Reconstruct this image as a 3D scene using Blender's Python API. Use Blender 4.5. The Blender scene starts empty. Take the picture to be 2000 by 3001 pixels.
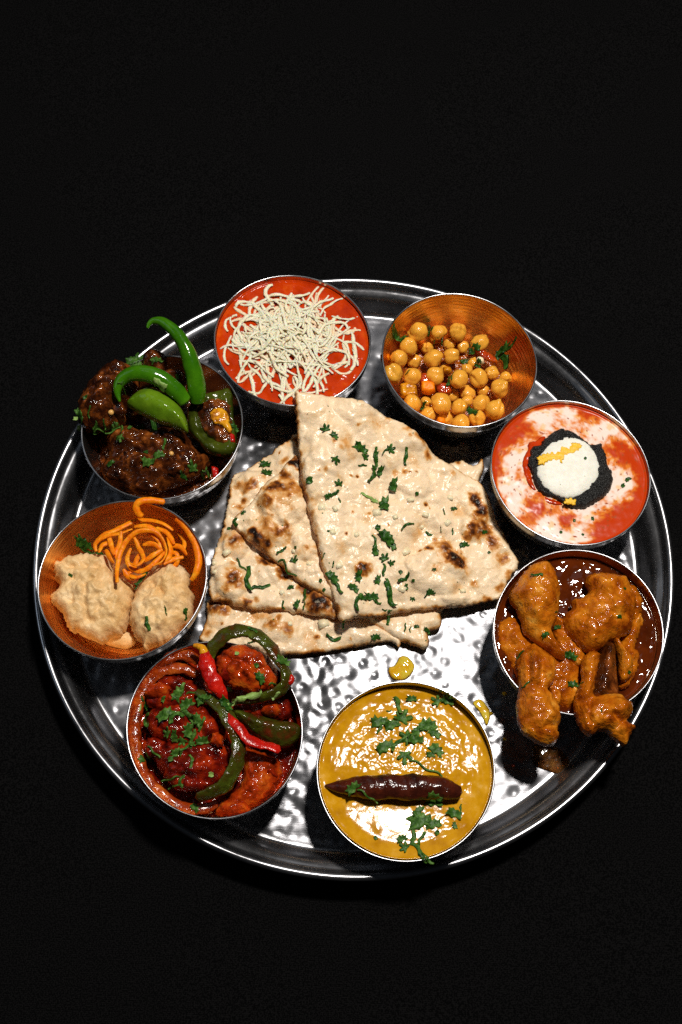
import bpy, bmesh, math, random
import numpy as np
from mathutils import Vector, Matrix
from mathutils.geometry import delaunay_2d_cdt
from mathutils.bvhtree import BVHTree

random.seed(7)
rng = np.random.default_rng(7)
S = bpy.context.scene
COL = S.collection

# ------------------------------------------------------------------ camera
F_PX, CX, CY, CZ, PITCH, ROLL = 3331.59443, -0.0075707, -0.211898, 0.564616, 0.399183924, 0.0367443272
ROT = Matrix.Rotation(PITCH, 3, 'X') @ Matrix.Rotation(ROLL, 3, 'Z')
camd = bpy.data.cameras.new('camera')
cam = bpy.data.objects.new('camera', camd)
COL.objects.link(cam)
camd.sensor_fit = 'HORIZONTAL'
camd.sensor_width = 36.0
camd.lens = F_PX / 2000 * 36.0
camd.clip_start = 0.01
camd.clip_end = 50
cam.matrix_world = Matrix.Translation((CX, CY, CZ)) @ ROT.to_4x4()
S.camera = cam

# ------------------------------------------------------------------ light
world = bpy.data.worlds.new('World')
S.world = world
world.use_nodes = True
bg = world.node_tree.nodes['Background']
bg.inputs['Color'].default_value = (0.75, 0.85, 1.0, 1)
bg.inputs['Strength'].default_value = 0.010

def area(name, loc, target, size, watts, col, spread=180):
    l = bpy.data.lights.new(name, 'AREA')
    l.shape = 'DISK'
    l.size = size
    l.energy = watts
    l.color = col
    l.spread = math.radians(spread)
    o = bpy.data.objects.new(name, l)
    COL.objects.link(o)
    o.location = loc
    d = Vector(target) - Vector(loc)
    o.rotation_euler = d.to_track_quat('-Z', 'Y').to_euler()
    return o
area('key_lamp', (0.15, 0.19, 1.0), (0.03, -0.02, 0), 0.09, 11.2, (1.0, 0.95, 0.88))
area('added_back_fill', (0.1, 1.05, 1.2), (0, 0, 0), 0.9, 0.8, (0.95, 0.97, 1.0))  # weak soft panel added so the upper tray steel has something to reflect
area('added_side_fill', (-1.1, 0.25, 1.0), (0, 0, 0), 0.8, 1.1, (0.72, 0.85, 1.0))  # bluish soft panel added for reflections along the left rims

S.view_settings.view_transform = 'Standard'
S.view_settings.look = 'None'
S.view_settings.exposure = 0.0
S.view_settings.gamma = 1.0
S.view_settings.use_curve_mapping = False
try:
    S.cycles.use_denoising = False
    S.cycles.max_bounces = 10
    S.cycles.glossy_bounces = 6
    S.cycles.sample_clamp_indirect = 1.5
except Exception:
    pass

# ------------------------------------------------------------------ noise
_perm = np.random.default_rng(3).permutation(256)
_perm = np.concatenate([_perm, _perm, _perm])
_g3 = np.array([[1,1,0],[-1,1,0],[1,-1,0],[-1,-1,0],[1,0,1],[-1,0,1],[1,0,-1],[-1,0,-1],
                [0,1,1],[0,-1,1],[0,1,-1],[0,-1,-1],[1,1,0],[0,-1,1],[-1,1,0],[0,-1,-1]], float)
def pn(x, y, z=0.0):
    x = np.asarray(x, float); y = np.asarray(y, float); z = np.zeros_like(x) + z
    xi = np.floor(x).astype(int); yi = np.floor(y).astype(int); zi = np.floor(z).astype(int)
    xf, yf, zf = x - xi, y - yi, z - zi
    xi &= 255; yi &= 255; zi &= 255
    fd = lambda t: t*t*t*(t*(t*6-15)+10)
    u, v, w = fd(xf), fd(yf), fd(zf)
    def gr(a, b, c):
        h = _perm[_perm[_perm[(xi+a) & 255] + ((yi+b) & 255)] + ((zi+c) & 255)] & 15
        g = _g3[h]
        return g[..., 0]*(xf-a) + g[..., 1]*(yf-b) + g[..., 2]*(zf-c)
    L = lambda a, b, t: a + t*(b-a)
    return L(L(L(gr(0,0,0), gr(1,0,0), u), L(gr(0,1,0), gr(1,1,0), u), v),
             L(L(gr(0,0,1), gr(1,0,1), u), L(gr(0,1,1), gr(1,1,1), u), v), w)
def fbm(x, y, z=0.0, octv=4, gain=0.5):
    s = 0; a = 1.0; f = 1.0
    for i in range(octv):
        s = s + a*pn(np.asarray(x)*f + 17.3*i, np.asarray(y)*f - 9.1*i, np.asarray(z)*f + 3.7*i)
        a *= gain; f *= 2.03
    return s
def sstep(a, b, x):
    t = np.clip((x-a)/(b-a), 0, 1)
    return t*t*(3-2*t)

# ------------------------------------------------------------------ picture coordinates -> world
CAMP = np.array([CX, CY, CZ])
RM = np.array(ROT)
def ray(px, py):
    d = np.array([(px-1000)/F_PX, -(py-1500.5)/F_PX, -1.0])
    return RM @ d
def at(px, py, z):
    d = ray(px, py)
    return CAMP + d*((z-CZ)/d[2])
def proj(p):
    v = RM.T @ (np.asarray(p) - CAMP)
    return 1000 + F_PX*v[0]/-v[2], 1500.5 - F_PX*v[1]/-v[2]
MM = 0.001
K1 = (200, 880, .34439); K2 = (600, 770, .33163); K3 = (1090, 830, .33163); K4 = (1400, 1140, .35714)
K5 = (1400, 1580, .38265); K6 = (880, 1950, .39541); K7 = (340, 1820, .36990); K8 = (80, 1440, .35714)
N1 = (560, 1120, .63776); N2 = (560, 1280, .31888); N3 = (840, 1130, .44643); P0 = (0, 0, 1.0)
def P(K, a, b):
    return K[0] + K[2]*a, K[1] + K[2]*b

# ------------------------------------------------------------------ object helpers
SOLIDS_V, SOLIDS_F, _nv = [], [], [0]
def solid(v, f):
    SOLIDS_V.append(np.asarray(v)); n = _nv[0]
    for a in f:
        SOLIDS_F.append([i + n for i in a])
    _nv[0] += len(v)

def tag(o, label=None, cat=None, group=None, kind=None):
    if label: o['label'] = label
    if cat: o['category'] = cat
    if group: o['group'] = group
    if kind: o['kind'] = kind
    return o
def empty(name, loc):
    o = bpy.data.objects.new(name, None)
    o.empty_display_size = 0.01
    COL.objects.link(o)
    o.location = Vector(loc)
    return o
def mesh_obj(name, v, f, m, parent=None, origin=None, smooth=True, col=None, reg=True):
    """verts in world coordinates"""
    v = np.asarray(v, float)
    if parent is not None:
        org = np.array(parent.matrix_basis.translation) if parent.parent is None else \
              np.array(parent.parent.location) + np.array(parent.location)
    elif origin is not None:
        org = np.array(origin)
    else:
        org = np.array([v[:, 0].mean(), v[:, 1].mean(), v[:, 2].min()])
    me = bpy.data.meshes.new(name)
    me.from_pydata((v - org).tolist(), [], [list(map(int, a)) for a in f])
    me.update()
    if smooth:
        me.polygons.foreach_set('use_smooth', [True]*len(me.polygons))
    if col is not None:
        a = me.color_attributes.new('Col', 'FLOAT_COLOR', 'POINT')
        c = np.ones((len(v), 4), np.float32); c[:, :col.shape[1]] = col
        a.data.foreach_set('color', c.ravel())
    me.materials.append(m)
    o = bpy.data.objects.new(name, me)
    COL.objects.link(o)
    if parent is not None:
        o.parent = parent
    else:
        o.location = Vector(org)
    if reg:
        solid(v, f)
    return o

def spline(pts, n, closed=False):
    p = np.asarray(pts, float); N = len(p)
    if closed:
        idx = lambda i: p[i % N]; segs = N
    else:
        idx = lambda i: p[min(max(i, 0), N-1)]; segs = N-1
    out = []
    per = max(2, int(math.ceil(n/segs)))
    for i in range(segs):
        a, b, c, d = idx(i-1), idx(i), idx(i+1), idx(i+2)
        for k in range(per):
            t = k/per
            out.append(0.5*((2*b) + (c-a)*t + (2*a-5*b+4*c-d)*t*t + (3*b-a-3*c+d)*t**3))
    if not closed:
        out.append(p[-1])
    return np.array(out)
def resample(p, s, closed=True):
    if closed:
        p = np.vstack([p, p[:1]])
    d = np.r_[0, np.cumsum(np.linalg.norm(np.diff(p, axis=0), axis=1))]
    n = max(8, int(d[-1]/s))
    u = np.linspace(0, d[-1], n, endpoint=not closed)
    return np.stack([np.interp(u, d, p[:, k]) for k in range(p.shape[1])], 1)
def inside(pts, poly):
    x, y = pts[:, 0], pts[:, 1]; c = np.zeros(len(pts), bool)
    xj, yj = poly[-1]
    for xi, yi in poly:
        m = ((yi > y) != (yj > y)) & (x < (xj-xi)*(y-yi)/(yj-yi+1e-15) + xi)
        c ^= m; xj, yj = xi, yi
    return c
def dist_seg(pts, poly, closed=True):
    a = poly; b = np.roll(poly, -1, 0)
    if not closed:
        a, b = poly[:-1], poly[1:]
    best = np.full(len(pts), 1e9)
    for k in range(len(a)):
        ab = b[k]-a[k]; ap = pts-a[k]
        t = np.clip((ap@ab)/(ab@ab+1e-18), 0, 1)
        e = ap - t[:, None]*ab
        best = np.minimum(best, np.hypot(e[:, 0], e[:, 1]))
    return best

def pillow(name, K, outline, z0, H, mat, Hb=0.003, edge=0.006, s=0.0008, feats=(), noise=(), ctrl=None,
           jag=0.0, parent=None, colfn=None, power=2.0, sm=True, flat_top=False, origin=None):
    """A solid with the traced outline, lying at real height z0 (or control heights), domed above and below.
    feats: ('b', px,py, r_px, amp[, ratio, deg]) bump;  ('r', [(px,py)..], w_px, amp) ridge or groove;
    noise: (wavelength_m, amp_m) pairs."""
    C = None
    if ctrl:
        C = np.array([[*at(*P(K, a, b), z)[:2], z] for a, b, z in ctrl])
    def base(xy):
        if C is None:
            return np.full(len(xy), z0)
        d = ((xy[:, None, :]-C[None, :, :2])**2).sum(2) + 1e-7
        w = d**(-power/2*1.5)
        return (w*C[None, :, 2]).sum(1)/w.sum(1)
    op = spline(outline, len(outline)*8, True) if sm else np.array(outline, float)
    px = np.array([P(K, a, b) for a, b in op])
    xy = np.array([at(a, b, z0)[:2] for a, b in px])
    if C is not None:
        for _ in range(3):
            zz = base(xy)
            xy = np.array([at(a, b, z)[:2] for (a, b), z in zip(px, zz)])
    bd = resample(xy, s)
    if jag:
        n = bd - np.roll(bd, 1, 0); n = np.stack([n[:, 1], -n[:, 0]], 1)
        n /= np.linalg.norm(n, axis=1)[:, None]+1e-9
        k = fbm(bd[:, 0]*330, bd[:, 1]*330, 1.7, 4, .8)
        bd = bd + n*(k*jag*.62)[:, None]
    lo, hi = bd.min(0), bd.max(0)
    gx = np.arange(lo[0], hi[0], s); gy = np.arange(lo[1], hi[1], s*.866)
    G = np.array([(x + (s/2 if j % 2 else 0), y) for j, y in enumerate(gy) for x in gx])
    G = G + rng.normal(0, s*.08, G.shape)
    G = G[inside(G, bd)]
    d = dist_seg(G, bd)
    G, d = G[d > s*.6], d[d > s*.6]
    V2 = np.vstack([bd, G]); D = np.r_[np.zeros(len(bd)), d]; nb = len(bd)
    r = delaunay_2d_cdt([Vector(v) for v in V2], [(i, (i+1) % nb) for i in range(nb)], [], 1, 1e-9)
    V2o = np.array([tuple(v) for v in r[0]]); F = [list(f) for f in r[2]]
    if len(V2o) != len(V2):
        D = dist_seg(V2o, bd); D[D < s*.1] = 0
    V2 = V2o
    x, y = V2[:, 0], V2[:, 1]
    t = np.clip(D/edge, 0, 1); prof = np.sqrt(np.maximum(0, 1-(1-t)**2))
    zb = base(V2)
    top = H*prof
    mask = sstep(0, 1, D/(edge*.7))
    zc = z0 + H
    for f in feats:
        if f[0] in 'bd':
            c = at(*P(K, f[1], f[2]), zc)[:2]
            rr = f[3]*K[2]*.55/F_PX*1.02
            q = f[5] if len(f) > 5 else 1.0; an = math.radians(-f[6]) if len(f) > 6 else 0.0
            dx, dy = x-c[0] + .38*rr*fbm(x/(rr*1.1), y/(rr*1.1), f[1]*.01, 2), y-c[1] + .38*rr*fbm(x/(rr*1.1)+7, y/(rr*1.1), f[2]*.01, 2)
            u = dx*math.cos(an)+dy*math.sin(an); v = (-dx*math.sin(an)+dy*math.cos(an))/q
            e2 = (u*u+v*v)/(rr*rr)
            top = top + mask*f[4]*(np.maximum(0, 1-np.minimum(1, e2)**1.25)**.62 if f[0] == 'd' else np.exp(-e2**1.6))
        else:
            pl = np.array([at(*P(K, a, b), zc)[:2] for a, b in f[1]])
            pl = spline(pl, 20)
            dd = dist_seg(V2, pl, False); w = f[2]*K[2]*.55/F_PX
            top = top + mask*f[3]*np.exp(-(dd/w)**2)
    for i, (wl, am) in enumerate(noise):
        top = top + (mask*.85+.15*(D > 0))*am*fbm(x/wl + 5*i, y/wl, i*3.1 + z0*100, 3)
    zt = zb + np.maximum(top, 0.0002*(D > 0))
    zbm = zb - Hb*prof
    nV = len(V2)
    isb = D <= 0
    bidx = np.full(nV, -1); k = nV; extra = []
    for i in range(nV):
        if isb[i]: bidx[i] = i
        else:
            bidx[i] = k; k += 1; extra.append((x[i], y[i], zbm[i]))
    V = np.vstack([np.stack([x, y, zt], 1), np.array(extra)])
    FF = []
    for a in F:
        p0, p1, p2 = V2[a[0]], V2[a[1]], V2[a[2]]
        if (p1[0]-p0[0])*(p2[1]-p0[1])-(p1[1]-p0[1])*(p2[0]-p0[0]) < 0: a = a[::-1]
        FF.append(a); FF.append([int(bidx[i]) for i in a[::-1]])
    col = None
    if colfn:
        cc = colfn(x, y, D, zt)
        col = np.vstack([cc, cc[~isb]])
    return mesh_obj(name, V, FF, mat, parent, origin=origin, col=col)

def tube(name, K, pts, rad, mat, n=10, flat=1.0, seg=32, noise=0.0, wl=0.004, parent=None, world=False,
         reg=True, origin=None, twist=0.0, colfn=None):
    """pts: (px, py, z); rad: list of radii in mm along the path"""
    if world:
        w = np.array(pts, float)
    else:
        w = np.array([at(*P(K, a, b), z) for a, b, z in pts])
    w = spline(w, seg)
    L = np.r_[0, np.cumsum(np.linalg.norm(np.diff(w, axis=0), axis=1))]; u = L/L[-1]
    rd = np.interp(u, np.linspace(0, 1, len(rad)), rad)*MM
    T = np.gradient(w, axis=0); T /= np.linalg.norm(T, axis=1)[:, None]+1e-12
    V = []; F = []
    for i in range(len(w)):
        sd = np.cross(T[i], [0, 0, 1.0]); q = np.linalg.norm(sd)
        sd = sd/q if q > 1e-4 else np.array([1.0, 0, 0])
        up = np.cross(sd, T[i])
        tw = twist*u[i]
        sd, up = sd*math.cos(tw)+up*math.sin(tw), up*math.cos(tw)-sd*math.sin(tw)
        for k in range(n):
            a = 2*math.pi*k/n
            V.append(w[i] + rd[i]*(math.cos(a)*sd + flat*math.sin(a)*up))
    V = np.array(V)
    if noise:
        nz = fbm(V[:, 0]/wl, V[:, 1]/wl, V[:, 2]/wl, 3)
        c = np.repeat(w, n, 0)
        V = c + (V-c)*(1+noise*nz)[:, None]
    m = len(w)
    for i in range(m-1):
        for k in range(n):
            F.append([i*n+k, i*n+(k+1) % n, (i+1)*n+(k+1) % n, (i+1)*n+k])
    e0 = w[0]-T[0]*rd[0]*.5; e1 = w[-1]+T[-1]*rd[-1]*.5
    V = np.vstack([V, e0, e1]); a0 = len(V)-2
    for k in range(n):
        F.append([a0, (k+1) % n, k]); F.append([a0+1, (m-1)*n+k, (m-1)*n+(k+1) % n])
    F = [f[::-1] for f in F]
    col = colfn(V, np.r_[np.repeat(u, n), 0, 1]) if colfn else None
    return mesh_obj(name, V, F, mat, parent, origin=origin, reg=reg, col=col)

def lathe(prof, n, c=(0, 0), harm=(0, 0), R0=1.0, close=False):
    th = np.linspace(0, 2*math.pi, n, endpoint=False)
    sc = 1 + (harm[0]*np.cos(2*th)+harm[1]*np.sin(2*th))/R0
    V = np.concatenate([np.stack([c[0]+r*sc*np.cos(th), c[1]+r*sc*np.sin(th), np.full(n, z)], 1) for r, z in prof])
    F = []
    m = len(prof)
    for i in range(m-1 if not close else m):
        j = (i+1) % m
        for k in range(n):
            F.append([i*n+k, i*n+(k+1) % n, j*n+(k+1) % n, j*n+k])
    return V, F

# ------------------------------------------------------------------ materials
class NT:
    def __init__(s, name):
        s.m = bpy.data.materials.new(name); s.m.use_nodes = True
        s.t = s.m.node_tree; s.b = s.t.nodes['Principled BSDF']
        s.tc = s.t.nodes.new('ShaderNodeTexCoord')
    def n(s, ty, **kw):
        o = s.t.nodes.new(ty)
        for k, v in kw.items():
            if k in o.inputs.keys(): o.inputs[k].default_value = v
            else: setattr(o, k, v)
        return o
    def l(s, a, b): s.t.links.new(a, b)
    def noise(s, scale, detail=4, rough=.55, vec=None, dist=0.0):
        o = s.n('ShaderNodeTexNoise'); o.inputs['Scale'].default_value = scale
        o.inputs['Detail'].default_value = detail; o.inputs['Roughness'].default_value = rough
        o.inputs['Distortion'].default_value = dist
        s.l(vec if vec is not None else s.tc.outputs['Object'], o.inputs['Vector'])
        return o.outputs['Fac']
    def ramp(s, fac, stops, interp='LINEAR'):
        o = s.n('ShaderNodeValToRGB'); e = o.color_ramp.elements; o.color_ramp.interpolation = interp
        while len(e) < len(stops): e.new(.5)
        for i, (p, c) in enumerate(stops):
            e[i].position = p; e[i].color = (*c, 1) if not isinstance(c, (int, float)) else (c, c, c, 1)
        s.l(fac, o.inputs[0]); return o.outputs[0]
    def bump(s, h, strength=.5, dist=.0005, prev=None):
        o = s.n('ShaderNodeBump'); o.inputs['Strength'].default_value = strength; o.inputs['Distance'].default_value = dist
        s.l(h, o.inputs['Height'])
        if prev is not None: s.l(prev, o.inputs['Normal'])
        return o.outputs[0]
    def setp(s, **kw):
        for k, v in kw.items():
            k = k.replace('_', ' ')
            if hasattr(v, 'is_output') or hasattr(v, 'links'): s.l(v, s.b.inputs[k])
            else: s.b.inputs[k].default_value = v
    def math(s, op, a, b):
        o = s.n('ShaderNodeMath'); o.operation = op
        for i, v in enumerate((a, b)):
            if isinstance(v, (int, float)): o.inputs[i].default_value = v
            else: s.l(v, o.inputs[i])
        return o.outputs[0]
    def mix(s, fac, a, b, blend='MIX'):
        o = s.n('ShaderNodeMix'); o.data_type = 'RGBA'; o.blend_type = blend
        for i, v in ((0, fac), (6, a), (7, b)):
            if isinstance(v, (int, float)): o.inputs[i].default_value = v
            elif isinstance(v, tuple): o.inputs[i].default_value = (*v, 1)
            else: s.l(v, o.inputs[i])
        return o.outputs[2]

def food(name, stops, scale=120, rough=.35, b1=(900, .5, .0006), b2=(2500, .3, .0002), coat=0.0, sss=0.0, spec=.5,
         rvar=0.0, specks=None, attr=False, coat_r=.1):
    """stops: [(pos, colour)...] along a noise field; b = (scale, strength, distance) of fine relief"""
    t = NT(name)
    spec *= .62; coat *= .6
    if rough < .32: rough *= .72; rvar *= .5
    if b2: b2 = (b2[0]*.75, min(1.0, b2[1]*.5), b2[2])
    c = t.ramp(t.noise(scale, 5, .6), stops)
    if attr:
        a = t.n('ShaderNodeAttribute'); a.attribute_name = 'Col'
        c = t.mix(1.0, c, a.outputs['Color'], 'MULTIPLY')
    if specks:
        k = t.ramp(t.noise(specks[0], 2, .5), [(specks[1], 0), (specks[1]+.04, 1)])
        c = t.mix(k, c, specks[2])
    t.setp(Base_Color=c, Specular_IOR_Level=spec, Coat_Weight=coat, Coat_Roughness=coat_r)
    if rvar:
        t.setp(Roughness=t.ramp(t.noise(scale*2.3, 3), [(.3, max(.03, rough-rvar)), (.7, rough+rvar)]))
    else:
        t.setp(Roughness=rough)
    nb = None
    for b in (b1, b2):
        if b: nb = t.bump(t.noise(b[0], 3, .5), b[1], b[2], nb)
    if nb is not None: t.setp(Normal=nb)
    if sss:
        t.setp(Subsurface_Weight=sss, Subsurface_Scale=.003)
        t.b.inputs['Subsurface Radius'].default_value = (1, .45, .2)
    return t.m

def steel(name, rough, col=(.62, .62, .64), scr=.12, ring=False, smudge=True, reflect_tint=None, sdist=.00006, haze=.09, gain=1.0):
    t = NT(name)
    mp = t.n('ShaderNodeMapping')
    t.l(t.tc.outputs['Object'], mp.inputs[0])
    mp.inputs['Scale'].default_value = (60, 60, 3000) if ring else (120, 3200, 120)
    mp.inputs['Rotation'].default_value = (0, 0, 0 if ring else .35)
    fine = t.noise(1.0, 3, .6, mp.outputs[0])
    r = t.ramp(t.noise(48, 5, .62), [(.35, rough*.82), (.65, rough*1.22)]) if smudge else rough
    g = t.n('ShaderNodeBsdfAnisotropic'); g.distribution = 'BECKMANN'
    out = [n for n in t.t.nodes if n.type == 'OUTPUT_MATERIAL'][0]
    t.t.nodes.remove(t.b)
    if smudge: t.l(r, g.inputs['Roughness'])
    else: g.inputs['Roughness'].default_value = rough
    dirt_reflect = t.ramp(t.noise(30, 6, .65), [(.35, tuple(c*.62 for c in col)), (.62, col)])
    if reflect_tint:  # warm streaks imitating reflected food, put into the metal colour
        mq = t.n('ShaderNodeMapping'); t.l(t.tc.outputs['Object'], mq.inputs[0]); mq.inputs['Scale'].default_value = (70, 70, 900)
        dirt_reflect = t.mix(.35, t.ramp(t.noise(60, 5, .6), [(.32, reflect_tint[0]), (.66, col)]), t.ramp(t.noise(1.0, 4, .65, mq.outputs[0], .6), [(.40, reflect_tint[0]), (.60, col)]))
    t.l(dirt_reflect, g.inputs['Color'])
    t.l(t.bump(fine, scr, sdist), g.inputs['Normal'])
    g2 = t.n('ShaderNodeBsdfAnisotropic'); g2.distribution = 'GGX'; g2.inputs['Roughness'].default_value = .55
    t.l(t.mix(1.0, dirt_reflect, (gain, gain, gain), 'MULTIPLY'), g2.inputs['Color'])
    mx = t.n('ShaderNodeMixShader')
    t.l(t.ramp(t.noise(22, 6, .68), [(.38, haze*.35), (.66, haze*1.9)]), mx.inputs[0])
    t.l(g.outputs[0], mx.inputs[1]); t.l(g2.outputs[0], mx.inputs[2])
    t.l(mx.outputs[0], out.inputs['Surface'])
    return t.m

M = {}
M['tray'] = steel('hammered_steel', .265, (.16, .16, .17), .34, sdist=.00010, haze=.30, gain=2.1)
M['rim'] = steel('polished_steel', .29, (.46, .46, .48), .10, ring=True, haze=.16)
M['bowl'] = steel('bowl_steel', .20, (.60, .59, .58), .18, ring=True)
M['bowl_in'] = steel('bowl_inner_steel', .24, (.62, .56, .50), .30, ring=True, sdist=.0001)
M['bowl_reflect'] = steel('food_reflection_steel', .27, (1.0, .64, .27), .35, ring=True, reflect_tint=[(.50, .19, .05)], sdist=.00012, haze=.20)  # orange mirror image of the food painted into the inner wall colour

def m_cloth():
    t = NT('black_cloth')
    wv = t.n('ShaderNodeTexWave'); wv.wave_type = 'BANDS'; wv.bands_direction = 'X'
    wv.inputs['Scale'].default_value = 380; wv.inputs['Distortion'].default_value = 1.5
    wv2 = t.n('ShaderNodeTexWave'); wv2.bands_direction = 'Y'
    wv2.inputs['Scale'].default_value = 380; wv2.inputs['Distortion'].default_value = 1.5
    for w in (wv, wv2): t.l(t.tc.outputs['Object'], w.inputs['Vector'])
    h = t.math('ADD', wv.outputs['Fac'], wv2.outputs['Fac'])
    n = t.noise(1500, 1, .5)
    c = t.ramp(n, [(.42, (.0005, .0005, .0006)), (.58, (.0046, .0044, .0046))])
    t.setp(Base_Color=c, Roughness=.95, Specular_IOR_Level=.06, Normal=t.bump(h, .5, .0003))
    return t.m
M['cloth'] = m_cloth()

def m_naan():
    t = NT('naan_bread')
    a = t.n('ShaderNodeAttribute'); a.attribute_name = 'Col'
    sp = t.n('ShaderNodeSeparateColor'); t.l(a.outputs['Color'], sp.inputs[0])
    n = t.noise(330, 5, .65); n2 = t.noise(75, 4, .55)
    ch = t.math('ADD', sp.outputs[0], t.math('MULTIPLY', t.math('SUBTRACT', n, .5), .24))
    ch = t.math('ADD', ch, t.math('MULTIPLY', t.math('SUBTRACT', n2, .5), .22))
    c = t.ramp(ch, [(0, (.88, .675, .445)), (.11, (.81, .585, .345)), (.23, (.70, .37, .13)), (.36, (.50, .19, .035)),
                    (.52, (.25, .070, .010)), (.70, (.070, .018, .005)), (.92, (.012, .006, .004))])
    spk = t.ramp(t.noise(620, 2, .4), [(.745, 0), (.775, 1)])
    c = t.mix(t.math('MULTIPLY', spk, .8), c, (.05, .022, .012))
    gn = t.n('ShaderNodeTexVoronoi'); gn.inputs['Scale'].default_value = 260; t.l(t.tc.outputs['Object'], gn.inputs['Vector'])
    gk = t.math('MULTIPLY', t.ramp(gn.outputs['Distance'], [(.10, 1), (.15, 0)]), t.ramp(t.noise(130, 2), [(.60, 0), (.63, 1)]))
    c = t.mix(gk, c, (.03, .10, .02))
    pale = t.ramp(t.noise(420, 2, .5), [(.60, 0), (.68, 1)])
    c = t.mix(t.math('MULTIPLY', pale, .22), c, (.95, .83, .62))
    wet = t.ramp(t.math('ADD', t.noise(140, 4, .6), t.math('MULTIPLY', sp.outputs[1], .35)), [(.42, .52), (.74, .24)])
    b = t.bump(t.noise(230, 3, .5), .60, .0018)
    b = t.bump(t.noise(900, 2, .5), .22, .0003, b)
    t.setp(Base_Color=c, Roughness=wet, Specular_IOR_Level=t.ramp(ch, [(.2, .36), (.5, .12)]), Normal=b, Subsurface_Weight=.08, Subsurface_Scale=.002)
    t.b.inputs['Subsurface Radius'].default_value = (1, .5, .25)
    return t.m
M['naan'] = m_naan()
M['garlic'] = food('garlic', [(.3, (.86, .70, .42)), (.7, (.92, .80, .55))], 300, .3, (900, .3, .0003), None, sss=.15)
M['cilantro'] = food('coriander', [(.34, (.014, .050, .005)), (.5, (.042, .115, .013)), (.68, (.12, .235, .045))], 330, .42, (500, .9, .0006), None, spec=.3)
M['cilantro_dk'] = food('dark_coriander', [(.34, (.004, .022, .003)), (.5, (.022, .080, .008)), (.68, (.065, .17, .022))], 330, .34, (500, .9, .0006), None, spec=.35)
M['cilantro_lt'] = food('pale_coriander_stem', [(.3, (.16, .30, .05)), (.7, (.34, .46, .14))], 260, .4, (1400, .5, .0003), None)
M['tomato'] = food('tomato_sauce', [(.3, (.34, .018, .001)), (.58, (.52, .038, .0015)), (.8, (.66, .11, .006))], 90, .20, (300, .25, .0010), None, rvar=.06, spec=.24)
M['cheese'] = food('grated_cheese', [(.3, (.84, .68, .46)), (.7, (.93, .81, .60))], 200, .45, (700, .2, .0003), None, sss=.5, spec=.4)
M['cheese2'] = food('soaked_cheese', [(.3, (.84, .56, .34)), (.7, (.92, .74, .55))], 200, .4, (700, .2, .0003), None, sss=.35, spec=.4)
M['chickpea'] = food('chickpea', [(.25, (.58, .19, .008)), (.5, (.82, .38, .032)), (.75, (.92, .58, .14))], 140, .20, (420, .22, .0006), None, coat=.6, sss=.1)
M['masala'] = food('chickpea_masala', [(.3, (.14, .02, .002)), (.7, (.42, .10, .005))], 200, .22, (500, .8, .001), None, coat=.3)
M['carrot'] = food('carrot', [(.3, (.74, .13, .001)), (.55, (.92, .27, .004)), (.75, (1.0, .46, .03))], 260, .40, (500, .5, .0006), None, sss=.3, spec=.3)
M['pakora'] = food('pakora_batter', [(.22, (.46, .22, .06)), (.38, (.70, .43, .17)), (.58, (.83, .58, .30)), (.8, (.92, .73, .46))], 70, .48, (360, .5, .0013), (1000, .5, .0004), spec=.5, rvar=.12)
M['dal'] = food('yellow_dal', [(.3, (.42, .175, .002)), (.55, (.57, .268, .005)), (.64, (.62, .31, .02)), (.74, (.74, .44, .12))], 110, .18, (900, .10, .0004), None, rvar=.03, spec=.25)
M['drychili'] = food('dried_chili', [(.3, (.016, .004, .003)), (.7, (.085, .014, .005))], 130, .24, (260, .8, .0016), (900, .4, .0004), coat=.4)
M['chicken'] = food('chicken_masala', [(.30, (.12, .014, .001)), (.44, (.38, .084, .0025)), (.60, (.56, .17, .007)), (.76, (.76, .36, .05))], 110, .17, (420, .8, .0012), (1000, 1.4, .0005), coat=.5, coat_r=.06)
M['gravy5'] = food('brown_gravy', [(.3, (.030, .0045, .001)), (.7, (.115, .019, .002))], 60, .10, (110, .15, .0010), None, coat=.2, coat_r=.05, spec=.6)
M['curry1'] = food('dark_curry', [(.34, (.008, .002, .001)), (.50, (.055, .012, .0025)), (.64, (.22, .055, .008)), (.78, (.50, .18, .04))], 150, .14, (360, .7, .0014), (800, .9, .0006), coat=.6, coat_r=.05)
M['curry7'] = food('red_curry', [(.32, (.014, .0015, .001)), (.5, (.15, .006, .002)), (.7, (.48, .036, .004))], 120, .15, (360, .7, .0014), (800, .9, .0005), coat=.6, coat_r=.05)
M['curry7b'] = food('orange_curry', [(.32, (.08, .005, .001)), (.5, (.40, .034, .003)), (.7, (.60, .13, .010))], 140, .15, (360, .7, .0014), (800, .9, .0005), coat=.6, coat_r=.05)
M['chili'] = food('green_chili', [(.3, (.014, .085, .0015)), (.6, (.045, .165, .003)), (.8, (.10, .25, .008))], 70, .20, (170, .35, .0014), None, coat=.3)
M['caps'] = food('green_pepper', [(.3, (.065, .15, .004)), (.7, (.14, .25, .010))], 70, .2, (260, .35, .0009), None, coat=.35, specks=(150, .70, (.02, .035, .005)))
M['olive'] = food('cooked_green_pepper', [(.3, (.012, .018, .002)), (.7, (.065, .085, .006))], 90, .22, (350, .4, .0008), None, coat=.3)
M['olive2'] = food('sauced_green_pepper', [(.32, (.10, .014, .003)), (.44, (.040, .030, .003)), (.58, (.045, .055, .004)), (.76, (.10, .14, .012))], 130, .20, (420, .8, .0010), (1000, 1.0, .0004), coat=.45)
M['redpep'] = food('red_pepper', [(.3, (.24, .003, .002)), (.55, (.50, .009, .004)), (.75, (.72, .03, .01))], 170, .28, (420, .8, .0009), (1000, .8, .0003), coat=.25)
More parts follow.
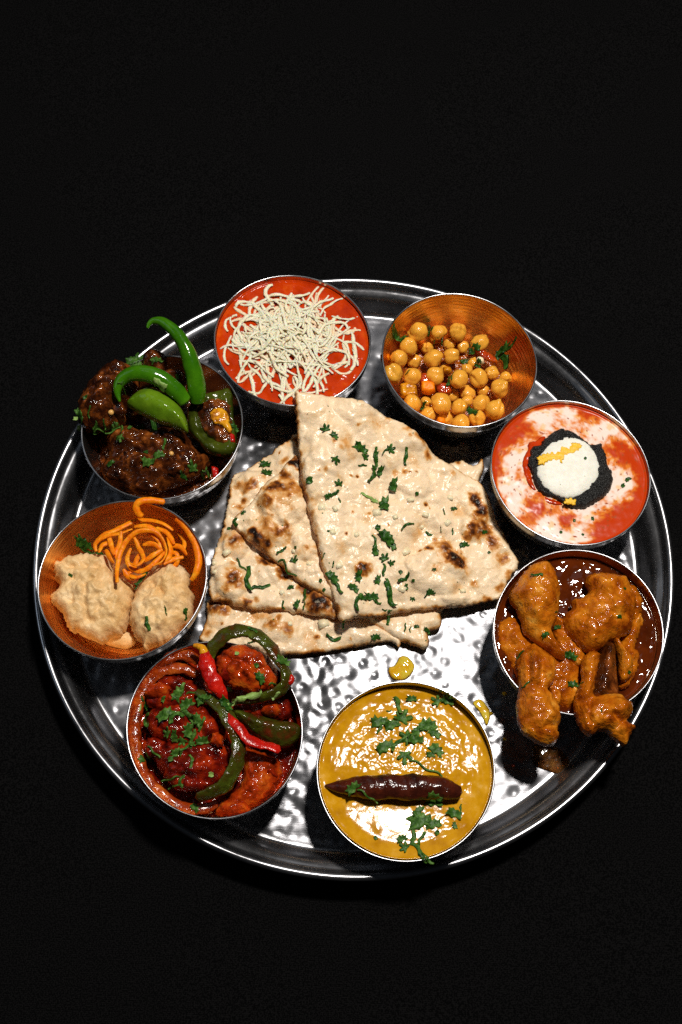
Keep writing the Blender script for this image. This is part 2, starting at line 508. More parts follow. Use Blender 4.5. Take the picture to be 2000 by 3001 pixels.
M['onion'] = food('sauced_onion', [(.35, (.10, .008, .0015)), (.52, (.30, .036, .004)), (.7, (.50, .11, .012))], 150, .2, (380, .9, .0010), (1000, 1.0, .0004), coat=.45)
M['cream4'] = None
M['crust'] = food('black_crust', [(.3, (.004, .004, .004)), (.7, (.022, .020, .018))], 900, .33, (1100, 1.0, .0013), (2600, .6, .0004))
M['paneer'] = food('white_paneer', [(.3, (.76, .73, .62)), (.7, (.86, .84, .75))], 260, .5, (900, .35, .0004), None, specks=(520, .76, (.25, .28, .12)), sss=.1)
M['yolk'] = food('saffron_filling', [(.3, (.78, .40, .01)), (.7, (.92, .60, .05))], 600, .4, (1300, .6, .0005), None)
M['mango'] = food('yellow_pepper_flesh', [(.35, (.22, .05, .003)), (.5, (.62, .24, .006)), (.7, (.82, .42, .02))], 260, .26, (500, .7, .0007), None, coat=.2)
M['seed'] = food('pale_seed', [(.3, (.62, .30, .07)), (.7, (.78, .45, .14))], 200, .3, None, None)

def m_col(name, rough, coat, b1):
    t = NT(name)
    a = t.n('ShaderNodeAttribute'); a.attribute_name = 'Col'
    t.setp(Base_Color=a.outputs['Color'], Roughness=rough, Coat_Weight=coat)
    nb = t.bump(t.noise(b1[0], 4, .6), b1[1], b1[2])
    t.setp(Normal=nb, Specular_IOR_Level=.13)
    return t.m
M['cream4'] = m_col('creamy_tomato_sauce', .24, .0, (300, .10, .0006))

def m_oil():
    t = NT('spilt_oil')
    c = t.ramp(t.noise(220, 3), [(.35, (.95, .50, .01)), (.65, (1.0, .78, .07))])
    t.setp(Base_Color=c, Roughness=.05, Transmission_Weight=.45, IOR=1.45)
    return t.m
M['oil'] = m_oil()
def m_smear():
    t = NT('brown_gravy_film')
    c = t.ramp(t.noise(180, 4), [(.35, (.12, .03, .006)), (.65, (.62, .26, .06))])
    t.setp(Base_Color=c, Roughness=.08, Transmission_Weight=.85, IOR=1.42)
    return t.m
M['smear'] = m_smear()

# ------------------------------------------------------------------ table cloth
def build_cloth():
    xs = np.concatenate([np.linspace(-1.6, -.45, 14)[:-1], np.linspace(-.45, .45, 90), np.linspace(.45, 1.6, 14)[1:]])
    ys = np.concatenate([np.linspace(-1.6, -.45, 14)[:-1], np.linspace(-.45, .6, 100), np.linspace(.6, 1.8, 14)[1:]])
    X, Y = np.meshgrid(xs, ys)
    Z = -0.004 + .0006*fbm(X*7, Y*7, 2.2, 3)
    V = np.stack([X.ravel(), Y.ravel(), Z.ravel()], 1); nx = len(xs)
    F = [[j*nx+i, j*nx+i+1, (j+1)*nx+i+1, (j+1)*nx+i] for j in range(len(ys)-1) for i in range(nx-1)]
    o = mesh_obj('tablecloth', V, F, M['cloth'], origin=(0, 0, -.004))
    tag(o, 'plain black cloth covering the table under the round steel tray', kind='structure')
build_cloth()

# ------------------------------------------------------------------ tray
def build_tray():
    root = empty('serving_tray', (0, 0, -.0026))
    tag(root, 'large round hammered stainless steel tray carrying all eight bowls and the bread', 'tray')
    RF = .1485
    pts = []
    grid = {}
    c = .0055
    tries = np.random.default_rng(11).uniform(-RF, RF, (9000, 2))
    for p in tries:
        if np.hypot(*p) > RF - .0035: continue
        k = (int(p[0]//c), int(p[1]//c)); ok = True
        for a in (-1, 0, 1):
            for b in (-1, 0, 1):
                for q in grid.get((k[0]+a, k[1]+b), ()):
                    if np.hypot(*(q-p)) < c: ok = False
        if ok:
            grid.setdefault(k, []).append(p); pts.append(p)
    pts = np.array(pts)
    nr, na = 220, 960
    rr = np.linspace(.0004, RF, nr); th = np.linspace(0, 2*math.pi, na, endpoint=False)
    R_, T_ = np.meshgrid(rr, th, indexing='ij')
    X, Y = R_*np.cos(T_), R_*np.sin(T_)
    Z = .00040*fbm(X*26, Y*26, 5.0, 2) + .00050*fbm(X*95, Y*95, 2.0, 2)
    Xf, Yf, Zf = X.ravel(), Y.ravel(), Z.ravel().copy()
    order = np.argsort(Xf); xs = Xf[order]
    rg = np.random.default_rng(5)
    for p in pts:
        s = rg.uniform(.0018, .0026); am = rg.uniform(.00014, .00044)
        lo, hi = np.searchsorted(xs, [p[0]-.006, p[0]+.006])
        ii = order[lo:hi]; ii = ii[np.abs(Yf[ii]-p[1]) < .006]
        d2 = (Xf[ii]-p[0])**2 + (Yf[ii]-p[1])**2
        Zf[ii] -= am*np.exp(-(d2/(s*s))**1.1)
    Zf *= 1 - sstep(RF-.003, RF, np.hypot(Xf, Yf))
    V = np.stack([Xf, Yf, Zf], 1)
    F = [[i*na+k, (i+1)*na+k, (i+1)*na+(k+1) % na, i*na+(k+1) % na] for i in range(nr-1) for k in range(na)]
    ci = len(V); V = np.vstack([V, [[0, 0, Zf[:na].mean()]]])
    F += [[ci, k, (k+1) % na] for k in range(na)]
    mesh_obj('hammered_floor', V, F, M['tray'], root)
    R = .165
    prof = [(RF, 0), (.1498, .0001), (.1510, .0007), (.1520, .0019), (.1530, .0042), (.1541, .0072), (.1552, .0098), (.1566, .0117), (.1582, .0128),
            (.1598, .0136), (.1606, .0146), (.1611, .0162), (.1618, .0174), (.1628, .0180), (.1638, .0180), (.1646, .0174), (.1650, .0165), (.1649, .0155),
            (.1642, .0148), (.1630, .0147), (.1615, .0143), (.1600, .0122), (.1565, .0105), (.1548, .0075), (.1534, .0030), (.1518, -.0008), (.149, -.0024), (.02, -.0026)]
    p = np.array(prof); pp = np.vstack([p[:1], spline(p[:-1], 90)[1:], p[-1:]])
    V, F = lathe(pp, 360)
    rad = np.hypot(V[:, 0], V[:, 1]); a = np.arctan2(V[:, 1], V[:, 0])
    V[:, 2] += .00018*np.sin(a*3+1)*sstep(.15, .165, rad)
    mesh_obj('rolled_rim', V, [f[::-1] for f in F], M['rim'], root)
build_tray()

# ------------------------------------------------------------------ bowls
RIMZ = .038
BOWLS = {  # centre, rim radius, out-of-round harmonic
    1: ((-.1019, .0553), .04225, (-.00013, .00045)), 2: ((-.0371, .1103), .04182, (.0008, -.00086)),
    3: ((.0527, .1019), .04172, (.00015, -.0009)), 4: ((.10926, .03795), .0413, (0, -.00094)),
    5: ((.10934, -.04705), .0419, (-.00023, .0009)), 6: ((.02657, -.11656), .04153, (-.00005, .0004)),
    7: ((-.06271, -.10079), .04171, (-.0002, -.00113)), 8: ((-.11335, -.0290), .04175, (-.00014, .00054))}
RINS = np.array([(.0006, .0012), (.018, .0013), (.0245, .0022), (.0288, .0050), (.0322, .0092), (.0353, .0148), (.0379, .0210), (.0395, .0270), (.04035, .0325), (.0408, .0372)])
def rin(z):
    return np.interp(z, RINS[:, 1], RINS[:, 0])
BLABEL = {
    1: 'steel bowl heaped with dark brown curry and two green chillies', 2: 'steel bowl of red tomato sauce under a pile of grated white cheese',
    3: 'steel bowl holding orange chickpeas low on its floor', 4: 'steel bowl of red sauce swirled with cream around a black crusted white slice',
    5: 'steel bowl with two orange brown chicken drumsticks hanging over its rim', 6: 'steel bowl of yellow lentil soup with a dried chilli across it',
    7: 'steel bowl of dark red curry with green and red pepper strips', 8: 'steel bowl holding two golden fritters and a nest of carrot strands'}
BROOT = {}
def build_bowl(i):
    (cx, cy), R, hm = BOWLS[i]
    root = empty('steel_bowl', (cx, cy, 0))
    tag(root, BLABEL[i], 'bowl', 'small steel bowls set round the tray')
    BROOT[i] = root
    k = R/.0418
    outer = [(.0414, .0371), (.0412, .0350), (.0409, .0310), (.0404, .0284), (.0399, .0268), (.0383, .0205), (.0357, .0143), (.0326, .0087), (.0291, .0045), (.0250, .0016), (.0235, .0003), (.0005, .0005)]
    o = spline(np.array(outer), 60); V, F = lathe([(r*k, z) for r, z in o], 120, (cx, cy), hm, R)
    mesh_obj('outer_wall', V, [f[::-1] for f in F][::1], M['bowl'], root)
    inn = spline(RINS[::-1], 60)
    V, F = lathe([(r*k, z) for r, z in inn], 120, (cx, cy), hm, R)
    if i in (3, 8, 7):
        a = np.arctan2(V[:, 1]-cy, V[:, 0]-cx)
        rr = .00010*np.sin(V[:, 2]*2600) + .00012*pn(a*6, V[:, 2]*700, i)
        V[:, 0] += rr*np.cos(a); V[:, 1] += rr*np.sin(a)
    mesh_obj('inner_wall', V, F, M['bowl_reflect'] if i in (3, 8, 7, 5) else M['bowl_in'], root)
    lip = [(.0411+.0005*math.cos(t), .0374+.0005*math.sin(t)) for t in np.linspace(0, 2*math.pi, 12, endpoint=False)]
    V, F = lathe([(r*k, z) for r, z in lip], 160, (cx, cy), hm, R, close=True)
    mesh_obj('lip', V, [f[::-1] for f in F], M['rim'], root)
for i in BOWLS: build_bowl(i)

def sauce(i, z, name, label, cat, mat, amp=.0004, wl=.008, feats=(), colfn=None, K=P0, tilt=0.0, tiltx=0.0, calm=None):
    (cx, cy), R, hm = BOWLS[i]; k = R/.0418
    r0 = rin(z)*k - .0001
    nr, na = 90, 240
    V = []
    th = np.linspace(0, 2*math.pi, na, endpoint=False)
    sc = 1 + (hm[0]*np.cos(2*th)+hm[1]*np.sin(2*th))/R
    rr = r0*np.linspace(.004, 1, nr)
    X = cx + rr[:, None]*(sc*np.cos(th))[None]; Y = cy + rr[:, None]*(sc*np.sin(th))[None]
    q = (rr/r0)[:, None] + 0*X
    if calm:
        cc = at(*P(K, calm[0], calm[1]), z)[:2]
        amp = amp*(1-.86*np.exp(-(((X-cc[0])**2+(Y-cc[1])**2)/(calm[2]*K[2]*.000165)**2)**1.5))
    Z = z + amp*fbm(X/wl, Y/wl, i*2.0, 4)*(1-sstep(.93, 1, q)) + .0007*sstep(.955, 1, q)**2
    if i == 6:
        Z = Z + .0011*sstep(.80, 1.0, q) - .0011*np.exp(-((Y-at(*P(K6, 650, 905), z)[1])/.0062)**2)*sstep(.036, .030, np.abs(X-cx))
    Z = Z - tilt*(Y-cy)*.9 - tiltx*(X-cx)
    for f in feats:
        c = at(*P(K, f[0], f[1]), z)[:2]; w = f[2]*K[2]*.55/F_PX
        Z = Z + f[3]*np.exp(-((X-c[0])**2+(Y-c[1])**2)/w**2)
    V = np.stack([X.ravel(), Y.ravel(), Z.ravel()], 1)
    F = [[a*na+b, (a+1)*na+b, (a+1)*na+(b+1) % na, a*na+(b+1) % na] for a in range(nr-1) for b in range(na)]
    F.append(list(range(na))); 
    nt = len(V)
    zs = np.linspace(z-.001, .0016, 8); ring = []
    for zz in zs:
        r1 = rin(zz)*k-.0003
        ring.append(np.stack([cx+r1*sc*np.cos(th), cy+r1*sc*np.sin(th), np.full(na, zz)], 1))
    V = np.vstack([V]+ring)
    st = [(nr-1)*na] + [nt+j*na for j in range(8)]
    for a, b in zip(st[:-1], st[1:]):
        F += [[a+k2, b+k2, b+(k2+1) % na, a+(k2+1) % na] for k2 in range(na)]
    F.append([st[-1]+k2 for k2 in range(na)][::-1])
    col = None
    if colfn:
        col = colfn(V[:, 0], V[:, 1])
    o = mesh_obj(name, V, F, mat, origin=(cx, cy, .0016), col=col)
    return tag(o, label, cat)

# ================================================================== NAAN
def charfn(K, spots, zc, seed=0, edge=.35, wetc=()):
    pts = [(*at(*P(K, a, b), zc)[:2], r*K[2]*.55/F_PX*1.05, v, (q[0] if q else 1), (q[1] if len(q) > 1 else 0)) for a, b, r, v, *q in spots]
    def fn(x, y, D, z):
        ch = np.zeros_like(x)
        wob = 1 + .60*fbm(x*170, y*170, seed, 4, .6)
        for cx, cy, r, v, q, an in pts:
            an = math.radians(-an); dx, dy = x-cx, y-cy
            u = dx*math.cos(an)+dy*math.sin(an); w = (-dx*math.sin(an)+dy*math.cos(an))/q
            e = np.sqrt(u*u+w*w)/(r*wob)
            ch = np.maximum(ch, v*(1-sstep(.05, 1.30, e)))
        ed = (1-sstep(0, .0022, D))*edge*(.55+1.0*fbm(x*120, y*120, seed+4, 2))
        ch = np.maximum(ch, np.clip(ed, 0, 1))
        ch = ch*(1+.55*fbm(x*420, y*420, seed+29, 3)) + .15*sstep(.05, .7, fbm(x*75, y*75, seed+9, 4)) + .10*sstep(.25, .8, fbm(x*230, y*230, seed+19, 3))
        wet = .5+fbm(x*50, y*50, seed+2, 2)
        return np.stack([np.clip(ch, 0, 1), np.clip(wet, 0, 1), 0*x], 1)
    return fn
NZ = ((.017, .0018), (.0080, .0012), (.0035, .00030))
def garlic(parent, K, lst):
    for a, b, w, h, rot in lst:
        p = surf(*P(K, a, b))
        if p is None: continue
        bm = bmesh.new(); bmesh.ops.create_cube(bm, size=1.0)
        s = K[2]*.53/F_PX
        for v in bm.verts:
            v.co = Vector((v.co.x*w*s*random.uniform(.8, 1.1), v.co.y*h*s*random.uniform(.8, 1.1), v.co.z*.0011))
        bmesh.ops.bevel(bm, geom=bm.edges[:], offset=.00035, segments=2, affect='EDGES')
        ca, sa = math.cos(math.radians(rot)), math.sin(math.radians(rot))
        V = np.array([(p[0]+v.co.x*ca-v.co.y*sa, p[1]+v.co.x*sa+v.co.y*ca, p[2]+v.co.z+.0001) for v in bm.verts])
        F = [[v.index for v in f.verts] for f in bm.faces]; bm.free()
        mesh_obj('garlic_piece', V, F, M['garlic'], parent, reg=False)

BVH = [None]
def rebuild():
    V = np.concatenate(SOLIDS_V)
    BVH[0] = BVHTree.FromPolygons(V.tolist(), SOLIDS_F)
def surf(px, py):
    if BVH[0] is None: rebuild()
    d = Vector(ray(px, py)).normalized()
    h = BVH[0].ray_cast(Vector(CAMP), d)
    return np.array(h[0]) if h[0] is not None else None

# bottom slice, lying on the tray
naan_d = pillow('naan_slice', N1, [(80, 1000), (72, 1080), (52, 1140), (40, 1185), (110, 1215), (250, 1235), (330, 1250), (430, 1255), (510, 1254), (600, 1244), (700, 1226), (800, 1212), (870, 1198), (925, 1196), (955, 1222), (962, 1185), (915, 1150), (850, 1110), (780, 1030), (600, 960), (400, 940), (200, 950)],
    .004, .0030, M['naan'], Hb=.0030, edge=.004, s=.0009, jag=.0005, noise=NZ,
    feats=[('d', 420, 1125, 95, .0028), ('d', 130, 1060, 75, .0024), ('d', 620, 1110, 50, .0018), ('d', 580, 1170, 18, .0012), ('d', 310, 1180, 70, .0016), ('d', 760, 1150, 70, .0014)],
    colfn=charfn(N1, [(375, 1110, 48, .50), (440, 1135, 42, .50), (405, 1090, 22, .62), (110, 1030, 48, .62), (150, 1045, 40, .55), (580, 1168, 16, .45), (70, 1150, 25, .3), (660, 1090, 25, .25), (735, 1180, 10, .4), (145, 1110, 9, .5), (300, 1060, 60, .25), (500, 1080, 30, .15)], .008, 1, .5))
tag(naan_d, 'lowest naan slice peeking out below the others above the red curry bowl', 'flatbread', 'garlic naan slices stacked in the middle of the tray')
naan_e = pillow('naan_slice', N1, [(800, 1080), (850, 1130), (900, 1160), (960, 1190), (1020, 1212), (1078, 1226), (1096, 1190), (1090, 1150), (1140, 1132), (1156, 1100), (1150, 1060), (1200, 1000), (1300, 900), (1335, 700), (1350, 560), (1325, 470), (1346, 400), (1340, 348), (1320, 372), (1290, 384), (1235, 362), (1100, 420), (900, 600), (780, 880)],
    .005, .0035, M['naan'], Hb=.0030, edge=.0035, s=.0010, jag=.0006, noise=NZ,
    colfn=charfn(N1, [(1230, 365, 18, .6), (1340, 470, 20, .5), (1140, 1080, 20, .25), (900, 1090, 40, .2), (1000, 1200, 20, .3)], .009, 2, .5))
tag(naan_e, 'naan slice mostly hidden under the top slice, its ragged tip beside the creamy sauce bowl', 'flatbread', 'garlic naan slices stacked in the middle of the tray')
naan_c = pillow('naan_slice', N2, [(1000, -10), (900, 30), (830, 70), (740, 150), (640, 210), (520, 300), (400, 350), (362, 420), (350, 520), (330, 650), (290, 830), (250, 960), (210, 1060), (180, 1180), (168, 1300), (160, 1400), (180, 1490), (260, 1530), (340, 1530), (420, 1562), (480, 1570), (600, 1590), (750, 1600), (900, 1612), (1100, 1640), (1250, 1662), (1390, 1670), (1500, 1500), (1450, 1000), (1300, 300)],
    .012, .0032, M['naan'], Hb=.0018, edge=.004, s=.0009, jag=.0012, noise=NZ,
    ctrl=[(1000, 20, .017), (500, 330, .010), (300, 900, .010), (180, 1350, .012), (600, 1500, .0105), (1350, 1640, .0115), (1300, 600, .013), (800, 900, .010)],
    feats=[('d', 500, 560, 48, .0018), ('d', 420, 990, 150, .0036), ('d', 380, 1320, 165, .0040), ('r', [(350, 700), (480, 800), (520, 1050)], 40, -.0012), ('b', 320, 1060, 40, .0012), ('b', 230, 1160, 40, .001),
           ('d', 560, 430, 150, .0026), ('d', 850, 1440, 44, .0012), ('d', 1180, 1500, 150, .0024, .8), ('d', 700, 1250, 120, .0018), ('d', 560, 1420, 80, .0014), ('r', [(600, 1150), (800, 1400), (820, 1550)], 25, -.0006)],
    colfn=charfn(N2, [(380, 1320, 190, .24), (400, 980, 170, .26), (390, 1320, 112, .70), (330, 1400, 60, .45), (520, 1505, 60, .68, .5, -15), (600, 1480, 40, .4), (1180, 1520, 135, .95, .75, 10), (1010, 60, 80, .8), (400, 960, 115, .60, .6, -20), (700, 1140, 110, .72, .5, 35), (860, 1250, 120, .66, .45, 35), (1050, 1400, 90, .7, .5, 30), (560, 440, 130, .5, .5, -30), (440, 620, 90, .38, .6, 20), (480, 570, 40, .62), (430, 420, 50, .35), (860, 230, 70, .45, .5, -40), (380, 1150, 40, .3), (250, 1480, 60, .3), (855, 1440, 26, .55, .5, 60), (630, 1225, 12, .7), (820, 158, 16, .9), (1300, 1600, 80, .45)], .016, 3, .6))
tag(naan_c, 'large charred naan slice on the left, second from the bottom of the stack', 'flatbread', 'garlic naan slices stacked in the middle of the tray')
naan_b = pillow('naan_slice', N2, [(1010, 170), (900, 220), (800, 340), (690, 420), (600, 540), (540, 620), (440, 700), (378, 790), (420, 850), (500, 935), (600, 1020), (700, 1100), (800, 1170), (960, 1310), (1120, 1412), (1310, 1515), (1420, 1480), (1400, 1100), (1250, 600), (1150, 250)],
    .020, .0032, M['naan'], Hb=.0016, edge=.0042, s=.0008, jag=.0008, noise=NZ,
    ctrl=[(1000, 200, .024), (600, 560, .020), (400, 780, .0185), (800, 1160, .0175), (1300, 1490, .0165), (1200, 700, .019)],
    feats=[('d', 830, 600, 250, .0052, 1.0, 60), ('b', 720, 600, 80, .0026), ('d', 640, 880, 190, .0030), ('b', 800, 840, 140, .0025), ('d', 1040, 1010, 125, .0034, 1.15), ('d', 1068, 1005, 34, .0010), ('d', 1130, 1190, 70, .0016), ('d', 980, 1180, 60, .0010), ('b', 560, 720, 60, .001),
           ('r', [(700, 560), (760, 620), (700, 680)], 14, -.0011), ('r', [(640, 520), (740, 540), (780, 600)], 12, -.0009)],
    colfn=charfn(N2, [(830, 560, 260, .24), (690, 880, 230, .30), (800, 440, 130, .62, .55, 25), (720, 470, 80, .55), (960, 240, 110, .95, .7, 10), (860, 330, 70, .5), (700, 590, 100, .44), (905, 545, 48, .40), (620, 900, 135, .74, .75, 40), (560, 840, 60, .92), (590, 870, 45, 1.0), (820, 850, 125, .52, .9), (880, 800, 50, .45), (700, 960, 60, .8), (660, 1000, 60, .66), (930, 420, 60, .35), (1010, 480, 60, .3), (1065, 1000, 26, .25), (620, 610, 12, .9), (750, 715, 10, .9)], .027, 4, .55))
tag(naan_b, 'triangular naan slice with big blistered scorched bubbles, left of the top slice', 'flatbread', 'garlic naan slices stacked in the middle of the tray')
naan_a = pillow('naan_slice', N1, [(480, 45), (530, 52), (600, 60), (690, 72), (800, 95), (900, 160), (1000, 208), (1080, 280), (1115, 333), (1180, 372), (1260, 422), (1330, 462), (1368, 530), (1400, 620), (1432, 690), (1470, 765), (1508, 840), (1470, 900), (1430, 990), (1390, 1005), (1310, 1022), (1240, 1036), (1100, 1046), (950, 1062), (850, 1080), (760, 1086), (690, 1102), (670, 1040), (640, 960), (600, 850), (590, 770), (562, 680), (540, 600), (522, 520), (506, 430), (495, 330), (486, 200), (478, 110)],
    .022, .0034, M['naan'], Hb=.0014, edge=.0042, s=.0009, jag=.0009, noise=NZ,
    ctrl=[(480, 50, .0402), (560, 90, .0385), (700, 110, .036), (1000, 250, .027), (520, 350, .032), (560, 700, .0265), (690, 1095, .0190), (720, 1000, .0200), (900, 600, .0235), (1340, 480, .0165), (1200, 380, .0190), (960, 1060, .0125), (1100, 1040, .0120), (1250, 1030, .0105), (1400, 1000, .0095), (1500, 840, .0100), (1430, 690, .0120), (900, 900, .0185), (1150, 800, .0150)],
    feats=[('d', 640, 340, 120, .0028), ('d', 600, 450, 110, .0024), ('d', 750, 140, 110, .0026), ('d', 1000, 220, 130, .0030), ('d', 1030, 475, 115, .0030, .6, 10), ('d', 1130, 835, 150, .0052, .85, -20), ('b', 960, 280, 90, .0012), ('d', 795, 845, 52, .0026), ('d', 1340, 560, 70, .0022), ('d', 1310, 650, 65, .0024), ('d', 900, 360, 70, .0018), ('d', 780, 700, 80, .0016), ('d', 1010, 640, 60, .0016), ('d', 880, 980, 60, .0015), ('d', 1230, 950, 70, .0016), ('d', 740, 980, 60, .0014), ('d', 640, 560, 70, .0014),
           ('b', 620, 650, 110, .0014), ('b', 1170, 640, 55, .0020), ('b', 1100, 600, 40, .0012), ('b', 700, 620, 70, .0011), ('b', 1300, 620, 60, .0016), ('b', 960, 690, 80, .001), ('b', 1290, 840, 60, .0012), ('b', 560, 200, 70, .0016), ('b', 850, 430, 90, -.0016), ('b', 700, 270, 50, -.0010),
           ('r', [(720, 250), (790, 330), (850, 420), (870, 560)], 30, -.0013), ('r', [(950, 470), (1050, 440), (1120, 470)], 10, -.0007), ('r', [(940, 900), (900, 980), (880, 1050)], 28, -.0008), ('r', [(1010, 700), (1040, 760), (1000, 850)], 12, -.0005)],
    colfn=charfn(N1, [(1215, 770, 62, .92, .75, 60), (1245, 800, 40, .95), (1180, 740, 50, .55), (1120, 830, 60, .12), (795, 838, 34, .9, 1.1), (780, 820, 20, .7), (822, 838, 22, .42), (1095, 730, 18, .75), (1110, 738, 20, .5), (1060, 740, 10, .7), (1320, 510, 55, .86, .6, 65), (1345, 560, 42, .92), (1320, 640, 62, .62, .9), (1285, 668, 32, .62), (1370, 620, 50, .58), (1400, 690, 40, .5), (1460, 760, 35, .5), (1090, 320, 48, .52, .5, 70), (1050, 260, 40, .42, .6, 45), (1000, 225, 40, .34), (770, 115, 40, .36, .4, 50), (660, 305, 18, .42), (690, 330, 14, .25), (770, 225, 18, .38, .5, -30), (1005, 262, 12, .35), (940, 405, 20, .36), (985, 405, 22, .4), (905, 180, 30, .25), (620, 425, 12, .35), (590, 430, 8, .5), (735, 430, 14, .55, .5, 20), (765, 430, 9, .8), (1085, 540, 14, .75), (1105, 552, 10, .8), (1040, 402, 8, .8), (1010, 405, 8, .7), (910, 640, 14, .55, .4, 80), (715, 690, 9, .85), (745, 590, 8, .6), (820, 590, 10, .6), (1270, 1005, 45, .55), (1250, 990, 20, .5), (1390, 945, 34, .48, .5, 10), (1320, 880, 24, .38), (1285, 830, 30, .2), (1450, 890, 40, .5, .5, -30), (1490, 830, 30, .4), (540, 620, 30, .4, 2.5, 15), (560, 700, 25, .45, 2, 10), (505, 420, 20, .4, 2, 5), (480, 120, 18, .35), (700, 460, 40, .12), (850, 200, 60, .15), (1210, 390, 20, .3), (1130, 690, 12, .3)], .030, 5, .55))
tag(naan_a, 'topmost garlic naan quarter strewn with chopped coriander, its tip on the cheese bowl', 'flatbread', 'garlic naan slices stacked in the middle of the tray')
rebuild()
garlic(naan_a, N1, [(603, 573, 46, 44, 8), (664, 580, 26, 34, 30), (1078, 610, 38, 26, -15), (1010, 540, 40, 24, 10), (680, 840, 36, 34, 20), (985, 778, 52, 40, 35), (970, 950, 40, 34, -20), (1180, 645, 38, 30, 50), (855, 600, 50, 40, 10), (1060, 665, 26, 22, 0), (650, 690, 34, 30, 15), (1190, 530, 36, 26, -10), (940, 620, 30, 24, 25), (1250, 960, 30, 26, 10), (760, 700, 30, 26, 40)])
garlic(naan_b, N2, [(950, 1050, 60, 46, 10), (1090, 1170, 70, 50, -25)])
garlic(naan_c, N2, [(330, 1060, 90, 60, 40), (215, 1160, 50, 46, 0), (225, 1240, 60, 40, 15), (840, 1430, 60, 50, 30)])
garlic(naan_d, N1, [(610, 1110, 56, 44, 20), (455, 1110, 30, 26, 0)])

# ================================================================== BOWL 1: dark curry
sauce(1, .0165, 'dark_gravy', 'dark brown gravy in the bottom of the bowl with green chillies', 'gravy', M['curry1'], .0012, .007)
def lump(K, outline, z0, H, mat, name, label, cat, group=None, edge=.010, s=.0007, nz=None, feats=(), Hb=.010, ctrl=None, jag=.0012):
    o = pillow(name, K, outline, z0, H, mat, Hb=Hb, edge=edge, s=s, feats=feats, ctrl=ctrl, jag=jag,
               noise=nz or ((.011, .0034), (.0048, .0021), (.0024, .0007)))
    return tag(o, label, cat, group)
lump(K1, [(330, 1180), (400, 1110), (480, 1085), (640, 1120), (800, 1100), (940, 1100), (1040, 1180), (1100, 1290), (1200, 1350), (1180, 1450), (1040, 1540), (900, 1590), (760, 1640), (620, 1650), (450, 1610), (330, 1550), (270, 1470), (340, 1350)],
     .026, .012, M['curry1'], 'curried_meat', 'dark sauced meat chunk nearest the viewer in the green chilli bowl', 'meat', 'dark curried meat chunks', edge=.014,
     feats=[('b', 860, 1420, 120, .004), ('b', 560, 1380, 120, .003), ('b', 900, 1180, 120, .003), ('r', [(380, 1300), (520, 1250), (700, 1260)], 40, -.003)])
lump(K1, [(85, 930), (110, 840), (160, 750), (240, 650), (320, 570), (420, 550), (520, 560), (600, 640), (600, 780), (560, 860), (490, 920), (480, 1010), (430, 1070), (300, 1110), (170, 1110), (95, 1040)],
     .038, .013, M['curry1'], 'curried_meat', 'dark sauced meat chunk spilling over the left rim of its bowl', 'meat', 'dark curried meat chunks', edge=.014, Hb=.014,
     feats=[('b', 300, 760, 130, .004), ('b', 400, 880, 110, .003), ('b', 180, 950, 100, .002), ('r', [(230, 860), (330, 840), (450, 860)], 36, -.0025)])
lump(K1, [(640, 500), (680, 445), (750, 430), (820, 470), (845, 540), (830, 610), (930, 600), (1010, 640), (1000, 730), (880, 720), (700, 650), (640, 580)],
     .036, .008, M['curry1'], 'curried_meat', 'small dark sauced chunk behind the two green chillies', 'meat', 'dark curried meat chunks', edge=.009)
for a, b, w, h, zz, lab in ((420, 590, 90, 70, .047, 'small dark lump on top of the meat left of the green chillies'), (250, 800, 90, 80, .0475, 'small dark lump on the outer left of the spilling meat'), (430, 930, 80, 50, .046, 'small dark lump left of the bright pepper wedge'), (880, 1190, 120, 70, .0345, 'small dark lump under the right end of the bright pepper wedge'), (560, 1370, 130, 80, .0365, 'small brown lump in the middle of the nearest meat'), (880, 1420, 100, 70, .0350, 'small brown lump right of the middle of the nearest meat'), (420, 1470, 110, 70, .033, 'small brown lump at the front left of the nearest meat'), (680, 1560, 130, 60, .030, 'small brown lump at the front wall of the chilli bowl'), (1010, 1320, 80, 70, .0345, 'small dark lump below the dark green pepper piece')):
    r_ = np.random.default_rng(int(a+b))
    lump(K1, [(a+w*math.cos(t)*r_.uniform(.75, 1.2), b+h*math.sin(t)*r_.uniform(.75, 1.2)) for t in np.linspace(0, 2*math.pi, 10)[:-1]], zz, .004, M['curry1'], 'curried_meat', lab, 'meat', 'dark curried meat chunks', edge=.005, nz=((.006, .0018), (.0026, .0009)), Hb=.005, s=.0007)
cap2 = pillow('green_pepper_piece', K1, [(1010, 990), (1035, 900), (1110, 830), (1250, 790), (1360, 760), (1400, 800), (1405, 900), (1410, 1000), (1430, 1120), (1430, 1250), (1380, 1320), (1290, 1330), (1180, 1290), (1100, 1200), (1030, 1120)],
     .034, .0055, M['olive'], Hb=.004, edge=.0045, s=.0007, jag=.0004, noise=((.007, .0009), (.003, .0004)),
     feats=[('b', 1260, 1040, 190, -.004), ('r', [(1010, 1000), (1060, 1130), (1180, 1260), (1320, 1310)], 50, .0022), ('r', [(1100, 840), (1080, 950), (1110, 1080)], 30, .002)])
tag(cap2, 'dark olive green pepper piece with brown sauce in its hollow', 'pepper piece')
lump(K1, [(1120, 880), (1240, 830), (1370, 860), (1390, 960), (1400, 1100), (1420, 1220), (1330, 1240), (1230, 1180), (1130, 1090), (1090, 980)], .036, .0035, M['curry1'], 'sauce_clot',
     'brown sauce clot lying in the hollow of the dark green pepper piece', 'sauce', edge=.006, Hb=.002, s=.0007, nz=((.006, .0014), (.0025, .0007)))
